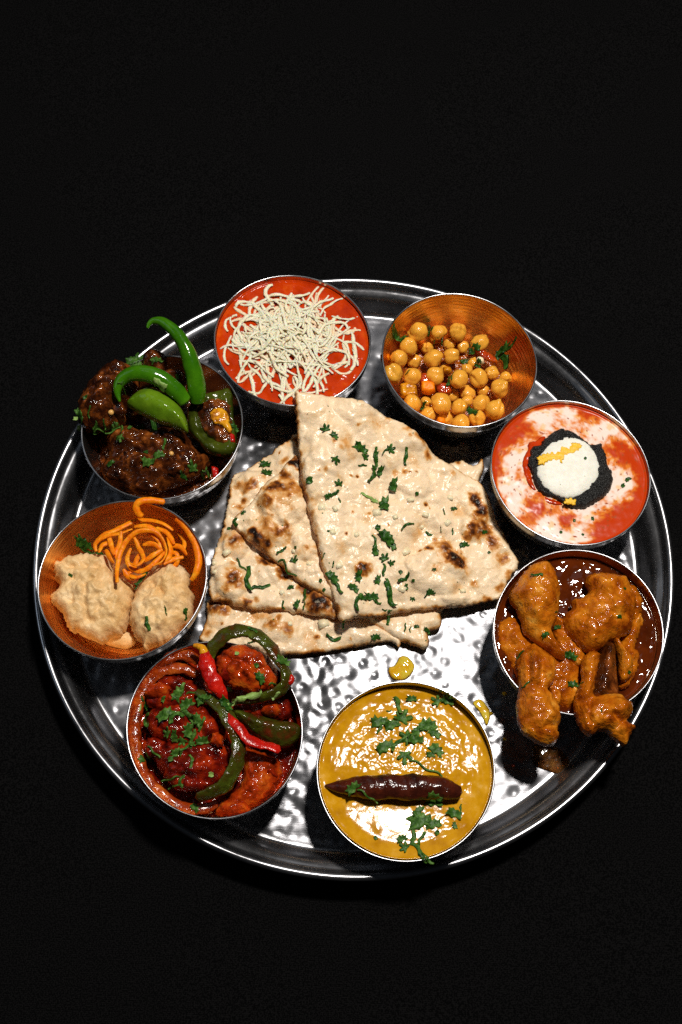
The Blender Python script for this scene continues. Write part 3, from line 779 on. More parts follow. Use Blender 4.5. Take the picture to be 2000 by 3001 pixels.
mg = pillow('yellow_pepper_flesh', K1, [(1205, 980), (1230, 930), (1300, 915), (1360, 960), (1375, 1030), (1395, 1110), (1370, 1130), (1310, 1070), (1240, 1050)], .0395, .0016, M['mango'], Hb=.001, edge=.002, s=.0005, jag=.0006, noise=((.003, .0005),))
tag(mg, 'bright yellow pepper flesh showing in the dark green pepper piece', 'pepper flesh')
cap1 = pillow('green_pepper_piece', K1, [(498, 890), (530, 845), (570, 810), (640, 768), (740, 755), (850, 808), (930, 870), (985, 960), (1020, 1050), (1018, 1132), (950, 1108), (850, 1070), (770, 1048), (680, 1005), (600, 965), (530, 925)],
     .0445, .0085, M['caps'], Hb=.003, edge=.0085, s=.0006, noise=((.009, .0010), (.003, .0002)),
     feats=[('r', [(600, 940), (760, 1010), (960, 1080)], 40, -.0012), ('b', 700, 850, 110, .0012), ('b', 900, 980, 80, .001)])
tag(cap1, 'shiny bright green pepper wedge in front of the chilli bases', 'pepper piece')
def chili_rad(a, b, c): return a
ch1 = tube('green_chili', K1, [(1100, 860, .044), (1095, 780, .048), (1082, 680, .052), (1055, 560, .056), (1010, 420, .060), (950, 320, .062), (880, 240, .063), (800, 185, .063), (730, 175, .0625), (690, 200, .062), (676, 235, .0615)],
     [4.03, 4.75, 4.75, 4.61, 4.46, 4.10, 3.74, 3.38, 3.10, 2.59, 1.80, 0.72], M['chili'], n=20, seg=70, noise=.10, wl=.012)
tag(ch1, 'upright green chilli whose hooked tip reaches past the tray rim', 'chilli', 'fresh green chillies on the dark curry')
ch2 = tube('green_chili', K1, [(1000, 860, .049), (930, 780, .052), (830, 695, .055), (720, 640, .057), (600, 618, .058), (500, 640, .057), (435, 700, .056), (418, 780, .055), (440, 862, .054)],
     [3.50, 4.48, 4.62, 4.55, 4.41, 4.06, 3.64, 3.01, 1.96, 0.63], M['chili'], n=20, seg=60, noise=.10, wl=.012)
tag(ch2, 'curled green chilli lying over the green pepper wedge', 'chilli', 'fresh green chillies on the dark curry')
for a, b, r, lab in ((365, 955, 28, 'round pale seed on the dark meat left of the green pepper wedge'), (880, 1305, 24, 'small orange vegetable bit on the nearest dark meat chunk'), (548, 975, 16, 'tiny pale bit beside the lower left end of the green pepper wedge')):
    rebuild(); p = surf(*P(K1, a, b))
    bm = bmesh.new(); bmesh.ops.create_icosphere(bm, subdivisions=2, radius=r*K1[2]*.52/F_PX)
    V = np.array([v.co for v in bm.verts]); V = V*(1+.2*pn(V[:, 0]*400, V[:, 1]*400, r))[:, None] + p
    F = [[v.index for v in f.verts] for f in bm.faces]; bm.free()
    tag(mesh_obj('vegetable_bit', V, F, M['seed']), lab, 'vegetable bit')
for a, b, lab, w in ((1395, 1190, 'small red pepper cube by the right wall of the chilli bowl', 50), (1250, 1480, 'dark red chilli bit at the lower right wall of the chilli bowl', 60)):
    o = pillow('red_pepper_bit', K1, [(a-w*.6, b-w), (a+w*.5, b-w*.8), (a+w*.6, b+w*.7), (a-w*.3, b+w*.9)], .036 if a > 1300 else .027, .003, M['redpep'] , Hb=.003, edge=.001, s=.0006, sm=False)
    tag(o, lab, 'pepper bit')

# ================================================================== BOWL 2: cheese
def c2feats():
    r = np.random.default_rng(2); return [(r.uniform(200, 1350), r.uniform(180, 1150), r.uniform(20, 60), r.uniform(-.0003, .0006)) for _ in range(60)]
sauce(2, .0340, 'tomato_sauce', 'smooth orange red tomato sauce under the grated cheese', 'sauce', M['tomato'], .0005, .006, c2feats(), K=K2)
c0 = at(*P(K2, 740, 690), .034)
cheese = empty('grated_cheese', (c0[0], c0[1], .034))
tag(cheese, 'heap of grated white cheese shreds scattered over the red tomato sauce', 'cheese')
def heap(x, y):
    return .0036*np.exp(-((x-c0[0])**2+(y-c0[1])**2)/(.017**2)) + .0016*np.exp(-((x-c0[0])**2+(y-c0[1])**2)/(.030**2))
def shred(x, y, ang, L, r, u, curl):
    n = 16; pts = []; k = curl; st = L/n
    ph = rng.uniform(0, 6)
    for i in range(n+1):
        z = .0340 + r*.30*MM + heap(x, y)*u + .0007*math.sin(ph+i*.7)*u
        d = math.hypot(x-BOWLS[2][0][0], y-BOWLS[2][0][1])
        pts.append((x, y, z))
        k += rng.normal(0, 48); k *= .90
        if d > .0360:
            tb = math.atan2(BOWLS[2][0][1]-y, BOWLS[2][0][0]-x); da = (tb-ang+math.pi) % (2*math.pi)-math.pi
            k += 12*da
        ang += k*st; x += st*math.cos(ang); y += st*math.sin(ang)
    pts = [p for p in pts if math.hypot(p[0]-BOWLS[2][0][0], p[1]-BOWLS[2][0][1]) < .0392]
    if len(pts) < 5: return
    tube('cheese_shred', None, pts, [r*.75, r, r*rng.uniform(.75, 1.1), r, r*rng.uniform(.75, 1.1), r*.7], M['cheese2'] if u < .36 else M['cheese'], n=7, seg=20, noise=.50, wl=.0026, parent=cheese, world=True, flat=.45, reg=False)
for i in range(285):
    if i < 210:
        rad = abs(rng.normal(0, .0155)); an = rng.uniform(0, 2*math.pi)
        x = c0[0] - .001 + rad*math.cos(an)*1.15; y = c0[1]+.001+rad*math.sin(an)*.95
    else:
        rad = rng.uniform(.010, .034); an = rng.uniform(0, 2*math.pi)
        x = BOWLS[2][0][0] + rad*math.cos(an); y = BOWLS[2][0][1]+rad*math.sin(an)
    shred(x, y, rng.uniform(0, 2*math.pi), rng.uniform(.010, .028), rng.uniform(.66, 1.08), rng.uniform(.0, 1.0), rng.normal(0, 75))

# ================================================================== BOWL 3: chickpeas
def pea_mesh(k):
    bm = bmesh.new(); bmesh.ops.create_icosphere(bm, subdivisions=4, radius=1.0)
    v = np.array([x.co for x in bm.verts]); f = [[x.index for x in q.verts] for q in bm.faces]; bm.free()
    beak = np.array([.75, .1, .35]); beak /= np.linalg.norm(beak)
    d = v@beak
    r = 1 + .17*fbm(v[:, 0]*.9+k*7, v[:, 1]*.9, v[:, 2]*.9, 2) + .30*np.exp(-((1-d)/.045))
    g = np.abs(v@np.array([-.3, .93, .1]))
    r -= .13*np.exp(-(g/.16)**2)*sstep(-.1, .7, d) + .05*np.exp(-(g/.25)**2)
    r += .02*pn(v[:, 0]*5+k, v[:, 1]*5, v[:, 2]*5)
    v = v*r[:, None]*np.array([1.05, .97, .93])
    me = bpy.data.meshes.new('chickpea'); me.from_pydata(v.tolist(), [], f); me.update()
    me.polygons.foreach_set('use_smooth', [True]*len(me.polygons)); me.materials.append(M['chickpea'])
    return me, v, f
PEAS = [pea_mesh(k) for k in range(9)]
sauce(3, .0052, 'chickpea_masala', 'thin orange masala on the floor of the chickpea bowl', 'sauce', M['masala'], .0012, .006)
def hour(px, py, cpx, cpy):
    a = math.degrees(math.atan2(px-cpx, cpy-py)) % 360
    h = int(round(a/30)) % 12
    return ['twelve', 'one', 'two', 'three', 'four', 'five', 'six', 'seven', 'eight', 'nine', 'ten', 'eleven'][h] + " o'clock"
used_labels = {}
def uniq(lab):
    return lab
peas = [(410, 430, 92, 1), (590, 435, 82, 1), (760, 430, 88, 1), (955, 530, 88, 1), (325, 560, 90, 1), (490, 575, 66, 0), (240, 665, 85, 1), (190, 800, 92, 2), (375, 690, 72, 0), (545, 665, 96, 1), (705, 645, 80, 1), (805, 560, 64, 0), (360, 830, 88, 1), (560, 820, 92, 1), (770, 850, 96, 2), (945, 840, 92, 1), (1065, 790, 72, 1), (1130, 925, 94, 1), (840, 760, 56, 0), (890, 705, 52, 0), (360, 1060, 86, 1), (610, 1060, 102, 2), (710, 990, 62, 0), (845, 970, 80, 0), (985, 950, 62, 0), (770, 1100, 78, 1), (840, 1045, 64, 0), (970, 1060, 82, 1), (1085, 1120, 94, 2), (500, 1160, 76, 1), (660, 1195, 76, 0), (785, 1240, 92, 1), (930, 1190, 86, 1), (650, 770, 60, 0), (480, 1050, 55, 0), (1180, 830, 60, 0), (690, 540, 60, 0)]
plabs = {}
peainfo = []
ccx, ccy = proj((BOWLS[3][0][0], BOWLS[3][0][1], .015))
sizes = sorted(p[2] for p in peas)
for j, (a, b, r, lay) in enumerate(peas):
    R = r*K3[2]*.585/F_PX
    z = (.0085, .0150, .0185)[lay]
    px, py = P(K3, a, b)
    for _ in range(14):
        p = at(px, py, z)
        if math.hypot(p[0]-BOWLS[3][0][0], p[1]-BOWLS[3][0][1]) + R*.96 > rin(max(z, .0015)): z += .0012
        else: break
    me, v, f = PEAS[j % 9]
    o = bpy.data.objects.new('chickpea', me); COL.objects.link(o)
    o.location = Vector(p); o.scale = (R/1.02,)*3
    o.rotation_euler = (rng.uniform(0, 6.3), rng.uniform(0, 6.3), rng.uniform(0, 6.3))
    mw = np.array(o.rotation_euler.to_matrix())
    solid((v*(R/1.02))@mw.T + p, f)
    q = math.hypot(px-ccx, py-ccy)
    size = 'small' if r < 68 else ('big' if r > 91 else 'middling')
    ring = 'close to the middle' if q < 60 else ('halfway out' if q < 105 else 'far out')
    dep = ('deep down', 'in the upper layer', 'on top')[lay]
    peainfo.append((o, f"{size} chickpea {dep}, {ring} at {hour(px, py, ccx, ccy)} in its bowl", px))
bylab = {}
for o, lab, px in peainfo: bylab.setdefault(lab, []).append((px, o))
for lab, L in bylab.items():
    L.sort(key=lambda t: t[0])
    for n, (px, o) in enumerate(L):
        t = lab if len(L) == 1 else lab + (', left one', ', right one', ', rightmost one')[n]
        tag(o, t, 'chickpea', 'chickpeas in orange masala')
for a, b, w, mt, lab, nm, z in ((330, 955, 88, 'mango', 'yellow potato cube at the lower left of the chickpea bowl', 'potato_cube', .0145), (500, 925, 72, 'carrot', 'orange carrot cube among the chickpeas left of the middle', 'carrot_cube', .0135),
                         (120, 660, 46, 'carrot', 'orange carrot bit at the left wall of the chickpea bowl', 'carrot_cube', .020), (615, 1225, 46, 'carrot', 'orange carrot bit at the front wall of the chickpea bowl', 'carrot_cube', .019), (670, 775, 42, 'mango', 'small yellow potato bit beside the central chickpea', 'potato_cube', .0155), (960, 690, 40, 'garlic', 'pale onion sliver near the right side of the chickpeas', 'onion_sliver', .0145)):
    o = pillow(nm, K3, [(a-w, b-w*.6), (a-w*.2, b-w*.8), (a+w*.8, b-w*.45), (a+w*.9, b+w*.5), (a, b+w*.75), (a-w*.85, b+w*.5)], z, .0032, M[mt], Hb=.0035, edge=.0016, s=.0006, noise=((.003, .0004),), sm=False)
    tag(o, lab, 'vegetable cube')
for a, b, w, h, an, lab in ((1010, 640, 120, 36, 30, 'reddish tomato skin leaning on the right wall of the chickpea bowl'), (470, 860, 46, 70, 0, 'red tomato scrap left of the central chickpea'), (640, 930, 70, 50, 0, 'red tomato pulp below the central chickpea')):
    ca, sa = math.cos(math.radians(an)), math.sin(math.radians(an))
    pts = [(a+w*c*ca-h*s*sa, b+w*c*sa+h*s*ca) for c, s in ((-1, 0), (-.5, .8), (.4, .9), (1, .1), (.5, -.8), (-.6, -.9))]
    o = pillow('tomato_scrap', K3, pts, .0145, .0016, M['curry7b'], Hb=.002, edge=.0015, s=.0006, noise=((.003, .0006),), jag=.0005)
    tag(o, lab, 'tomato')

# ================================================================== BOWL 4: creamy sauce
blobs4 = [(170, 470, 110, -1), (260, 420, 90, -1), (330, 330, 90, -.9), (420, 300, 60, -.5), (480, 400, 60, -.4), (880, 190, 110, -1), (1000, 200, 110, -1), (650, 230, 70, -.5), (1150, 480, 110, -.9), (1250, 600, 130, -.9), (1350, 600, 90, -1), (1330, 900, 160, -1), (1250, 1050, 170, -1), (1100, 1130, 150, -1), (1030, 1200, 110, -.9), (1360, 760, 80, -1), (400, 1080, 100, -.9), (450, 960, 80, -.9), (520, 1010, 60, -.7), (700, 1110, 70, -1), (760, 1070, 60, -.9), (150, 700, 70, -1), (220, 900, 50, -.7), (340, 740, 60, -.7), (620, 1010, 50, -.5), (160, 600, 60, -1),
          (550, 220, 110, 1), (300, 560, 120, 1), (280, 800, 130, 1), (330, 980, 90, .9), (560, 1180, 150, 1), (800, 1230, 120, 1), (900, 1000, 120, .8), (1150, 850, 130, 1), (1180, 700, 100, 1), (1000, 330, 140, .9), (1200, 300, 120, .8), (750, 180, 110, .9), (450, 200, 80, .9), (1290, 420, 70, .7), (600, 1090, 60, .6), (1220, 780, 80, 1)]
blobs4w = [(*at(*P(K4, a, b), .034)[:2], r*K4[2]*.55/F_PX, v) for a, b, r, v in blobs4]
c4 = np.array(BOWLS[4][0])
def col4(x, y):
    s = np.full_like(x, .30)
    wx = x + .0016*fbm(x*220, y*220, 1, 3); wy = y + .0016*fbm(x*220+9, y*220, 4, 3)
    for a, b, r, v in blobs4w:
        s += v*np.exp(-((wx-a)**2+(wy-b)**2)/(r*r))
    s += .62*fbm(x*260, y*260, 8, 4, .62)
    q = np.hypot(x-c4[0], y-c4[1])/.0405
    th = np.degrees(np.arctan2(y-c4[1], x-c4[0]))
    s -= 1.5*sstep(.91, .99, q)
    k = sstep(-.65, .95, s)
    red = np.array([.50, .038, .002]); org = np.array([.72, .20, .02]); crm = np.array([.86, .70, .60])
    c = np.where((k < .5)[:, None], red+(org-red)*(k/.5)[:, None], org+(crm-org)*((k-.5)/.5)[:, None])
    yl = sstep(.25, .5, fbm(x*170+3, y*170, 12, 3))*sstep(.3, .8, k)
    c = c*(1-.5*yl[:, None]) + np.array([.85, .42, .05])*.5*yl[:, None]
    sp = sstep(.50, .56, fbm(x*520, y*520, 31, 2))
    c = c*(1-sp[:, None]) + np.array([.35, .06, .01])*sp[:, None]
    return c
sauce(4, .0343, 'creamy_tomato_sauce', 'red tomato sauce marbled with white cream around the black crusted slice', 'sauce', M['cream4'], .00025, .007, [(400, 700, 90, .0004), (520, 900, 90, .0005)], colfn=col4, K=K4)
ring_o = [(415, 610), (430, 545), (450, 485), (520, 465), (535, 430), (580, 385), (640, 345), (690, 328), (745, 340), (800, 372), (870, 425), (930, 460), (970, 465), (1010, 450), (1035, 500), (1060, 570), (1075, 640), (1105, 690), (1108, 750), (1098, 810), (1060, 868), (1010, 905), (950, 940), (890, 975), (830, 985), (745, 965), (680, 920), (620, 895), (540, 868), (490, 820), (465, 770), (450, 700), (420, 650)]
pc = at(*P(K4, 755, 660), .0352)
slroot = empty('stuffed_slice', (pc[0], pc[1], .034))
tag(slroot, 'round white stuffed slice in a black seed crust, floating in the creamy red sauce', 'stuffed slice')
pillow('black_crust', K4, ring_o, .0352, .0032, M['crust'], Hb=.003, edge=.0030, s=.0006, jag=.0009, noise=((.004, .0008), (.0016, .0007)), parent=slroot, feats=[('b', 745, 650, 250, -.0030)])
pillow('white_filling', K4, [(745+258*math.cos(t)*(1+.02*math.sin(3*t)), 648+250*math.sin(t)) for t in np.linspace(0, 2*math.pi, 28, endpoint=False)], .0366, .0026, M['paneer'], Hb=.003, edge=.0070, s=.0006, noise=((.006, .0003), (.002, .00012)), parent=slroot, jag=.0006)
pillow('yellow_streak', K4, [(492, 600), (500, 560), (560, 535), (640, 520), (680, 490), (740, 475), (790, 440), (830, 440), (855, 475), (850, 500), (790, 520), (720, 545), (715, 590), (690, 605), (650, 590), (600, 590), (560, 605), (500, 625)], .0389, .0006, M['yolk'], Hb=.0005, edge=.0012, s=.0004, jag=.0020, parent=slroot, noise=((.0015, .0003),))
pillow('yellow_crumbs', K4, [(700, 925), (730, 905), (780, 908), (805, 922), (785, 948), (740, 952), (710, 942)], .0381, .0004, M['yolk'], Hb=.0005, edge=.001, s=.0005, jag=.0022, parent=slroot, noise=((.001, .0005),))
o = pillow('red_sauce_pool', K4, [(372, 640), (375, 570), (410, 500), (420, 440), (480, 425), (530, 390), (560, 400), (530, 470), (470, 520), (450, 600), (440, 700), (480, 820), (560, 880), (680, 930), (690, 955), (600, 945), (530, 920), (500, 860), (430, 800), (390, 720)], .0345, .0006, M['tomato'], Hb=.001, edge=.0040, s=.0006, jag=.0005, noise=((.004, .0004),))
tag(o, 'thick red sauce hugging the left edge of the black crust', 'sauce')

# ================================================================== BOWL 5: chicken
sauce(5, .0300, 'chicken_gravy', 'glossy dark reddish brown gravy round the drumsticks', 'gravy', M['gravy5'], .0009, .010, [(900, 160, 60, .0006), (1280, 700, 70, .0008), (1270, 960, 60, .0008)], K=K5)
CN = ((.013, .0024), (.0055, .0013), (.0022, .0006))
lump(K5, [(160, 650), (230, 600), (310, 620), (380, 720), (460, 800), (600, 850), (720, 860), (780, 960), (790, 1100), (760, 1240), (660, 1300), (560, 1240), (440, 1180), (330, 1120), (250, 960), (180, 850), (150, 740)], .0290, .006, M['chicken'], 'chicken_meat', 'lower sauced chicken meat lying under both drumsticks', 'chicken', 'sauced chicken pieces', edge=.008, nz=CN, Hb=.008)
lump(K5, [(1150, 620), (1230, 560), (1270, 640), (1230, 760), (1200, 900), (1180, 1020), (1090, 1100), (1060, 1000), (1080, 800)], .0300, .005, M['chicken'], 'chicken_meat', 'narrow sauced chicken strip along the right drumstick', 'chicken', 'sauced chicken pieces', edge=.006, nz=CN, Hb=.006)
lump(K5, [(560, 560), (640, 600), (700, 640), (800, 800), (830, 900), (790, 980), (700, 930), (620, 850), (570, 720)], .0325, .005, M['chicken'], 'chicken_meat', 'sauced chicken meat wedged between the two drumsticks', 'chicken', 'sauced chicken pieces', edge=.006, nz=CN, Hb=.006)
lump(K5, [(1070, 880), (1160, 830), (1235, 880), (1215, 1020), (1150, 1130), (1080, 1150), (1060, 1020)], .0320, .005, M['chicken'], 'chicken_meat', 'sauced chicken meat right of the bare brown bone', 'chicken', 'sauced chicken pieces', edge=.006, nz=CN, Hb=.006)
lump(K5, [(1120, 330), (1200, 370), (1260, 470), (1250, 580), (1190, 640), (1150, 520)], .0320, .005, M['chicken'], 'chicken_meat', 'sauced chicken meat at the upper right of the right drumstick', 'chicken', 'sauced chicken pieces', edge=.006, nz=CN, Hb=.006)
dr1 = empty('chicken_drumstick', at(*P(K5, 450, 900), .036))
tag(dr1, 'left orange brown chicken drumstick hanging over the front rim', 'drumstick', 'sauced chicken pieces')
pillow('meat', K5, [(235, 450), (280, 350), (370, 235), (470, 180), (550, 195), (605, 285), (632, 400), (628, 520), (615, 600), (570, 690), (600, 780), (660, 850), (668, 920), (600, 910), (500, 835), (430, 790), (345, 710), (330, 630), (290, 540)], .0365, .0095, M['chicken'], Hb=.008, edge=.009, s=.0007, noise=CN, jag=.0006, parent=dr1,
       feats=[('b', 470, 380, 130, .003), ('b', 410, 590, 80, .002), ('r', [(340, 640), (450, 700), (560, 660)], 30, -.002), ('r', [(450, 790), (560, 830), (650, 900)], 22, -.0015), ('b', 300, 450, 70, .0012)])
pillow('leg_end', K5, [(305, 880), (340, 850), (420, 800), (470, 830), (560, 890), (600, 960), (597, 1060), (565, 1115), (540, 1150), (575, 1200), (615, 1262), (636, 1310), (634, 1400), (615, 1470), (632, 1490), (600, 1570), (545, 1592), (440, 1562), (335, 1480), (305, 1400), (298, 1260), (310, 1140), (296, 1000)], .0375, .0078, M['chicken'], Hb=.008, edge=.0085, s=.0007, noise=CN, jag=.0007, parent=dr1, ctrl=[(400, 830, .0345), (430, 1150, .0380), (470, 1400, .0395)],
       feats=[('r', [(355, 880), (358, 1000), (350, 1120)], 32, .0024), ('r', [(440, 860), (442, 980), (430, 1100)], 34, .0026), ('r', [(400, 880), (398, 1000), (395, 1090)], 14, -.0030), ('r', [(505, 900), (500, 1000), (490, 1100)], 18, -.0022), ('b', 470, 1260, 140, .0022), ('b', 560, 1480, 70, .0018), ('r', [(310, 1130), (420, 1110), (530, 1140)], 24, -.0018), ('r', [(520, 1440), (580, 1430), (640, 1440)], 18, -.0030), ('r', [(540, 1170), (570, 1240), (600, 1290)], 24, -.0018)])
pillow('torn_meat', K5, [(545, 1150), (600, 1140), (640, 1180), (636, 1260), (600, 1275), (560, 1220)], .0345, .004, M['chicken'], Hb=.004, edge=.004, s=.0007, noise=CN, parent=dr1)
dr2 = empty('chicken_drumstick', at(*P(K5, 950, 800), .036))
tag(dr2, 'right chicken drumstick with bare brown bone and lobed end over the rim', 'drumstick', 'sauced chicken pieces')
pillow('meat', K5, [(820, 330), (870, 275), (980, 268), (1080, 285), (1135, 300), (1170, 380), (1215, 480), (1200, 590), (1180, 690), (1130, 740), (1060, 780), (1000, 800), (950, 850), (860, 880), (790, 840), (740, 780), (680, 720), (650, 640), (670, 570), (720, 540), (720, 480), (800, 450), (850, 410)], .0370, .0100, M['chicken'], Hb=.009, edge=.009, s=.0007, noise=CN, jag=.0006, parent=dr2,
       feats=[('b', 960, 560, 140, .0032), ('b', 960, 390, 50, .0026, 1.4, 90), ('r', [(915, 360), (900, 430), (930, 480)], 12, -.0022), ('b', 1070, 510, 50, .0016), ('b', 760, 640, 80, .0022), ('r', [(830, 600), (810, 700), (850, 790)], 22, -.0022), ('b', 900, 790, 80, .0016)])
pillow('bone', K5, [(940, 850), (960, 810), (1010, 790), (1050, 830), (1062, 950), (1070, 1060), (1080, 1180), (1050, 1220), (900, 1230), (850, 1200), (870, 1100), (900, 980)], .0375, .0065, M['curry1'], Hb=.005, edge=.0055, s=.0007, noise=((.010, .0014), (.004, .0006)), parent=dr2, feats=[('r', [(1000, 830), (990, 1000), (960, 1180)], 40, .002)])
pillow('skin_flap', K5, [(1030, 770), (1070, 760), (1110, 820), (1160, 880), (1190, 950), (1180, 1050), (1110, 1100), (1080, 1050), (1075, 940), (1060, 850)], .0370, .0055, M['chicken'], Hb=.005, edge=.004, s=.0007, noise=CN, parent=dr2)
pillow('leg_end', K5, [(790, 960), (830, 880), (900, 860), (940, 900), (925, 1010), (905, 1110), (893, 1195), (930, 1195), (1010, 1180), (1090, 1190), (1130, 1220), (1180, 1255), (1190, 1310), (1165, 1380), (1150, 1400), (1210, 1440), (1175, 1500), (1160, 1540), (1132, 1592), (1080, 1560), (1030, 1530), (1000, 1485), (930, 1480), (870, 1520), (810, 1490), (770, 1420), (745, 1350), (738, 1260), (757, 1180), (795, 1080)], .0390, .0075, M['chicken'], Hb=.008, edge=.0075, s=.0007, noise=CN, jag=.0007, parent=dr2, ctrl=[(860, 900, .0368), (850, 1150, .0385), (950, 1400, .0395)],
       feats=[('r', [(850, 900), (840, 1040), (815, 1200)], 28, .0016), ('b', 960, 1330, 110, .0028), ('b', 1110, 1290, 80, .0036), ('r', [(1040, 1340), (1100, 1390), (1170, 1370)], 16, -.0032), ('r', [(880, 1200), (855, 1330), (870, 1400)], 16, -.0032), ('b', 800, 1300, 60, .002), ('r', [(1000, 1480), (1060, 1450), (1110, 1410)], 16, -.0022)])

# ================================================================== BOWL 6: dal
def d6():
    r = np.random.default_rng(6)
    L = [(r.uniform(250, 1300), r.uniform(280, 1350), r.uniform(18, 50), r.uniform(-.00006, .00016)) for _ in range(90)]
    return L
sauce(6, .0338, 'yellow_dal', 'creamy yellow lentil soup filling the front bowl', 'lentil soup', M['dal'], .00024, .0038, d6(), K=K6, tilt=.092, tiltx=.035, calm=(650, 1190, 330))
dc = tube('dried_chili', K6, [(185, 893, .0375), (260, 900, .0385), (400, 905, .0395), (600, 905, .040), (800, 900, .040), (1000, 905, .040), (1110, 925, .0395), (1185, 940, .0385)],
     [.5, 2.8, 4.3, 5.1, 5.6, 5.8, 5.8, 5.6, 5.2, 4.4, 2.8], M['drychili'], n=32, seg=120, noise=.22, wl=.007, flat=.72)
tag(dc, 'wrinkled dark dried red chilli lying across the yellow dal', 'dried chilli')
rebuild()
for a, b, w, h, lab in ((660, 1390, 60, 45, 'orange tomato piece at the front edge of the dal'), (380, 1070, 70, 36, 'orange tomato scrap in the dal below the chilli tip')):
    o = pillow('tomato_piece', K6, [(a-w, b-h*.3), (a-w*.4, b-h), (a+w*.5, b-h*.8), (a+w, b), (a+w*.5, b+h), (a-w*.6, b+h*.8)], .0347, .0012, M['curry7b'], Hb=.001, edge=.0018, s=.0006, noise=((.003, .0005),), jag=.0006)
    tag(o, lab, 'tomato')

# ================================================================== BOWL 7: red curry
sauce(7, .0225, 'red_gravy', 'dark red gravy in the bottom of the pepper curry bowl', 'gravy', M['curry7'], .0014, .008)
RN = ((.012, .0030), (.005, .0020), (.0024, .0006))
lump(K7, [(225, 600), (300, 500), (400, 440), (550, 450), (680, 540), (730, 620), (700, 720), (560, 760), (400, 730), (280, 700)], .0285, .0085, M['curry7'], 'curried_chunk', 'dark red curried chunk at the back left under the coriander heap', 'curry chunk', 'red curried chunks', edge=.010, nz=RN, Hb=.010, feats=[('r', [(280, 600), (420, 540), (560, 560)], 26, -.0025), ('b', 560, 640, 90, .002)])
lump(K7, [(240, 760), (330, 680), (480, 660), (640, 650), (780, 680), (850, 780), (880, 900), (800, 990), (620, 1010), (430, 980), (290, 920)], .0300, .0095, M['curry7'], 'curried_chunk', 'biggest dark red curried chunk under the middle of the coriander heap', 'curry chunk', 'red curried chunks', edge=.011, nz=RN, Hb=.012, feats=[('b', 450, 830, 110, .002), ('r', [(540, 700), (600, 820), (560, 950)], 26, -.0025), ('b', 760, 900, 80, .002)])
lump(K7, [(290, 1010), (420, 960), (600, 960), (780, 950), (890, 1000), (905, 1110), (860, 1240), (740, 1330), (600, 1350), (470, 1330), (370, 1220), (300, 1110)], .0290, .0095, M['curry7'], 'curried_chunk', 'dark red ridged chunk in front of the coriander heap', 'curry chunk', 'red curried chunks', edge=.011, nz=RN, Hb=.012, feats=[('b', 600, 1120, 120, .002), ('r', [(420, 1060), (620, 1040), (800, 1060)], 22, -.0024), ('r', [(450, 1200), (620, 1220), (800, 1190)], 22, -.002)])
lump(K7, [(1000, 1010), (1150, 1040), (1300, 1100), (1325, 1190), (1280, 1300), (1200, 1400), (1080, 1480), (920, 1550), (810, 1550), (790, 1500), (850, 1420), (960, 1330), (1010, 1200)], .0250, .009, M['curry7b'], 'curried_chunk', 'orange red curried chunk at the front right of its bowl', 'curry chunk', 'red curried chunks', edge=.010, nz=RN, Hb=.010)
lump(K7, [(960, 690), (1080, 640), (1220, 600), (1340, 600), (1400, 680), (1380, 760), (1250, 790), (1080, 770)], .0300, .006, M['curry7'], 'curried_chunk', 'red curried chunk behind the broad green pepper piece on the right', 'curry chunk', 'red curried chunks', edge=.008, nz=RN, Hb=.008)
lump(K7, [(790, 330), (860, 230), (960, 190), (1080, 190), (1180, 250), (1260, 350), (1290, 450), (1250, 530), (1120, 570), (1000, 560), (890, 520), (810, 450)], .0370, .0075, M['curry7b'], 'curried_chunk', 'orange brown curried chunk ringed by the green pepper loop', 'curry chunk', 'red curried chunks', edge=.010, nz=RN, Hb=.010,
     feats=[('b', 1000, 400, 110, .003), ('r', [(900, 300), (1000, 320), (1120, 420)], 16, -.002)])
for a, b, w, h, zz, mt, lab in ((1010, 690, 90, 60, .033, 'curry7', 'small red chunk under the tip of the red chilli'), (1240, 700, 80, 60, .034, 'curry7b', 'small orange red chunk behind the flat green pepper'), (880, 420, 80, 70, .0395, 'curry7', 'small dark chunk inside the left of the pepper loop'), (1130, 330, 80, 90, .0405, 'curry7b', 'small orange chunk inside the top right of the pepper loop'),
                              (330, 560, 110, 70, .034, 'curry7b', 'small orange chunk at the upper left of the biggest chunk'), (310, 1010, 90, 80, .034, 'curry7', 'small dark red chunk at the left edge of the biggest chunk'), (1180, 1190, 110, 90, .029, 'curry7', 'small dark red chunk on the front right orange chunk'), (950, 1480, 130, 70, .028, 'curry7b', 'small orange red chunk at the front wall of the pepper curry bowl'), (640, 1290, 120, 60, .0345, 'curry7', 'small dark chunk below the biggest red chunk'), (800, 940, 60, 60, .0375, 'curry7b', 'small bright red chunk left of the long pepper strip')):
    r_ = np.random.default_rng(int(a+b))
    lump(K7, [(a+w*math.cos(t)*r_.uniform(.75, 1.2), b+h*math.sin(t)*r_.uniform(.75, 1.2)) for t in np.linspace(0, 2*math.pi, 10)[:-1]], zz, .0045, M[mt], 'curried_chunk', lab, 'curry chunk', 'red curried chunks', edge=.005, nz=((.006, .0018), (.0026, .0009)), Hb=.005, s=.0007)
o = tube('onion_strip', K7, [(640, 420, .031), (520, 375, .032), (400, 385, .0325), (290, 450, .032), (210, 560, .032), (165, 720, .032), (150, 880, .032), (165, 1050, .031), (215, 1200, .031), (310, 1330, .031), (430, 1430, .0305), (560, 1490, .030), (700, 1490, .0295), (800, 1450, .029)],
     [2.04, 2.72, 3.13, 2.99, 2.72, 2.72, 2.92, 2.99, 2.86, 2.72, 2.72, 2.86, 2.72, 1.77], M['onion'], n=14, seg=110, noise=.32, wl=.005, flat=.6)
tag(o, 'long orange sauced onion strip curving along the left wall of the bowl', 'onion strip')
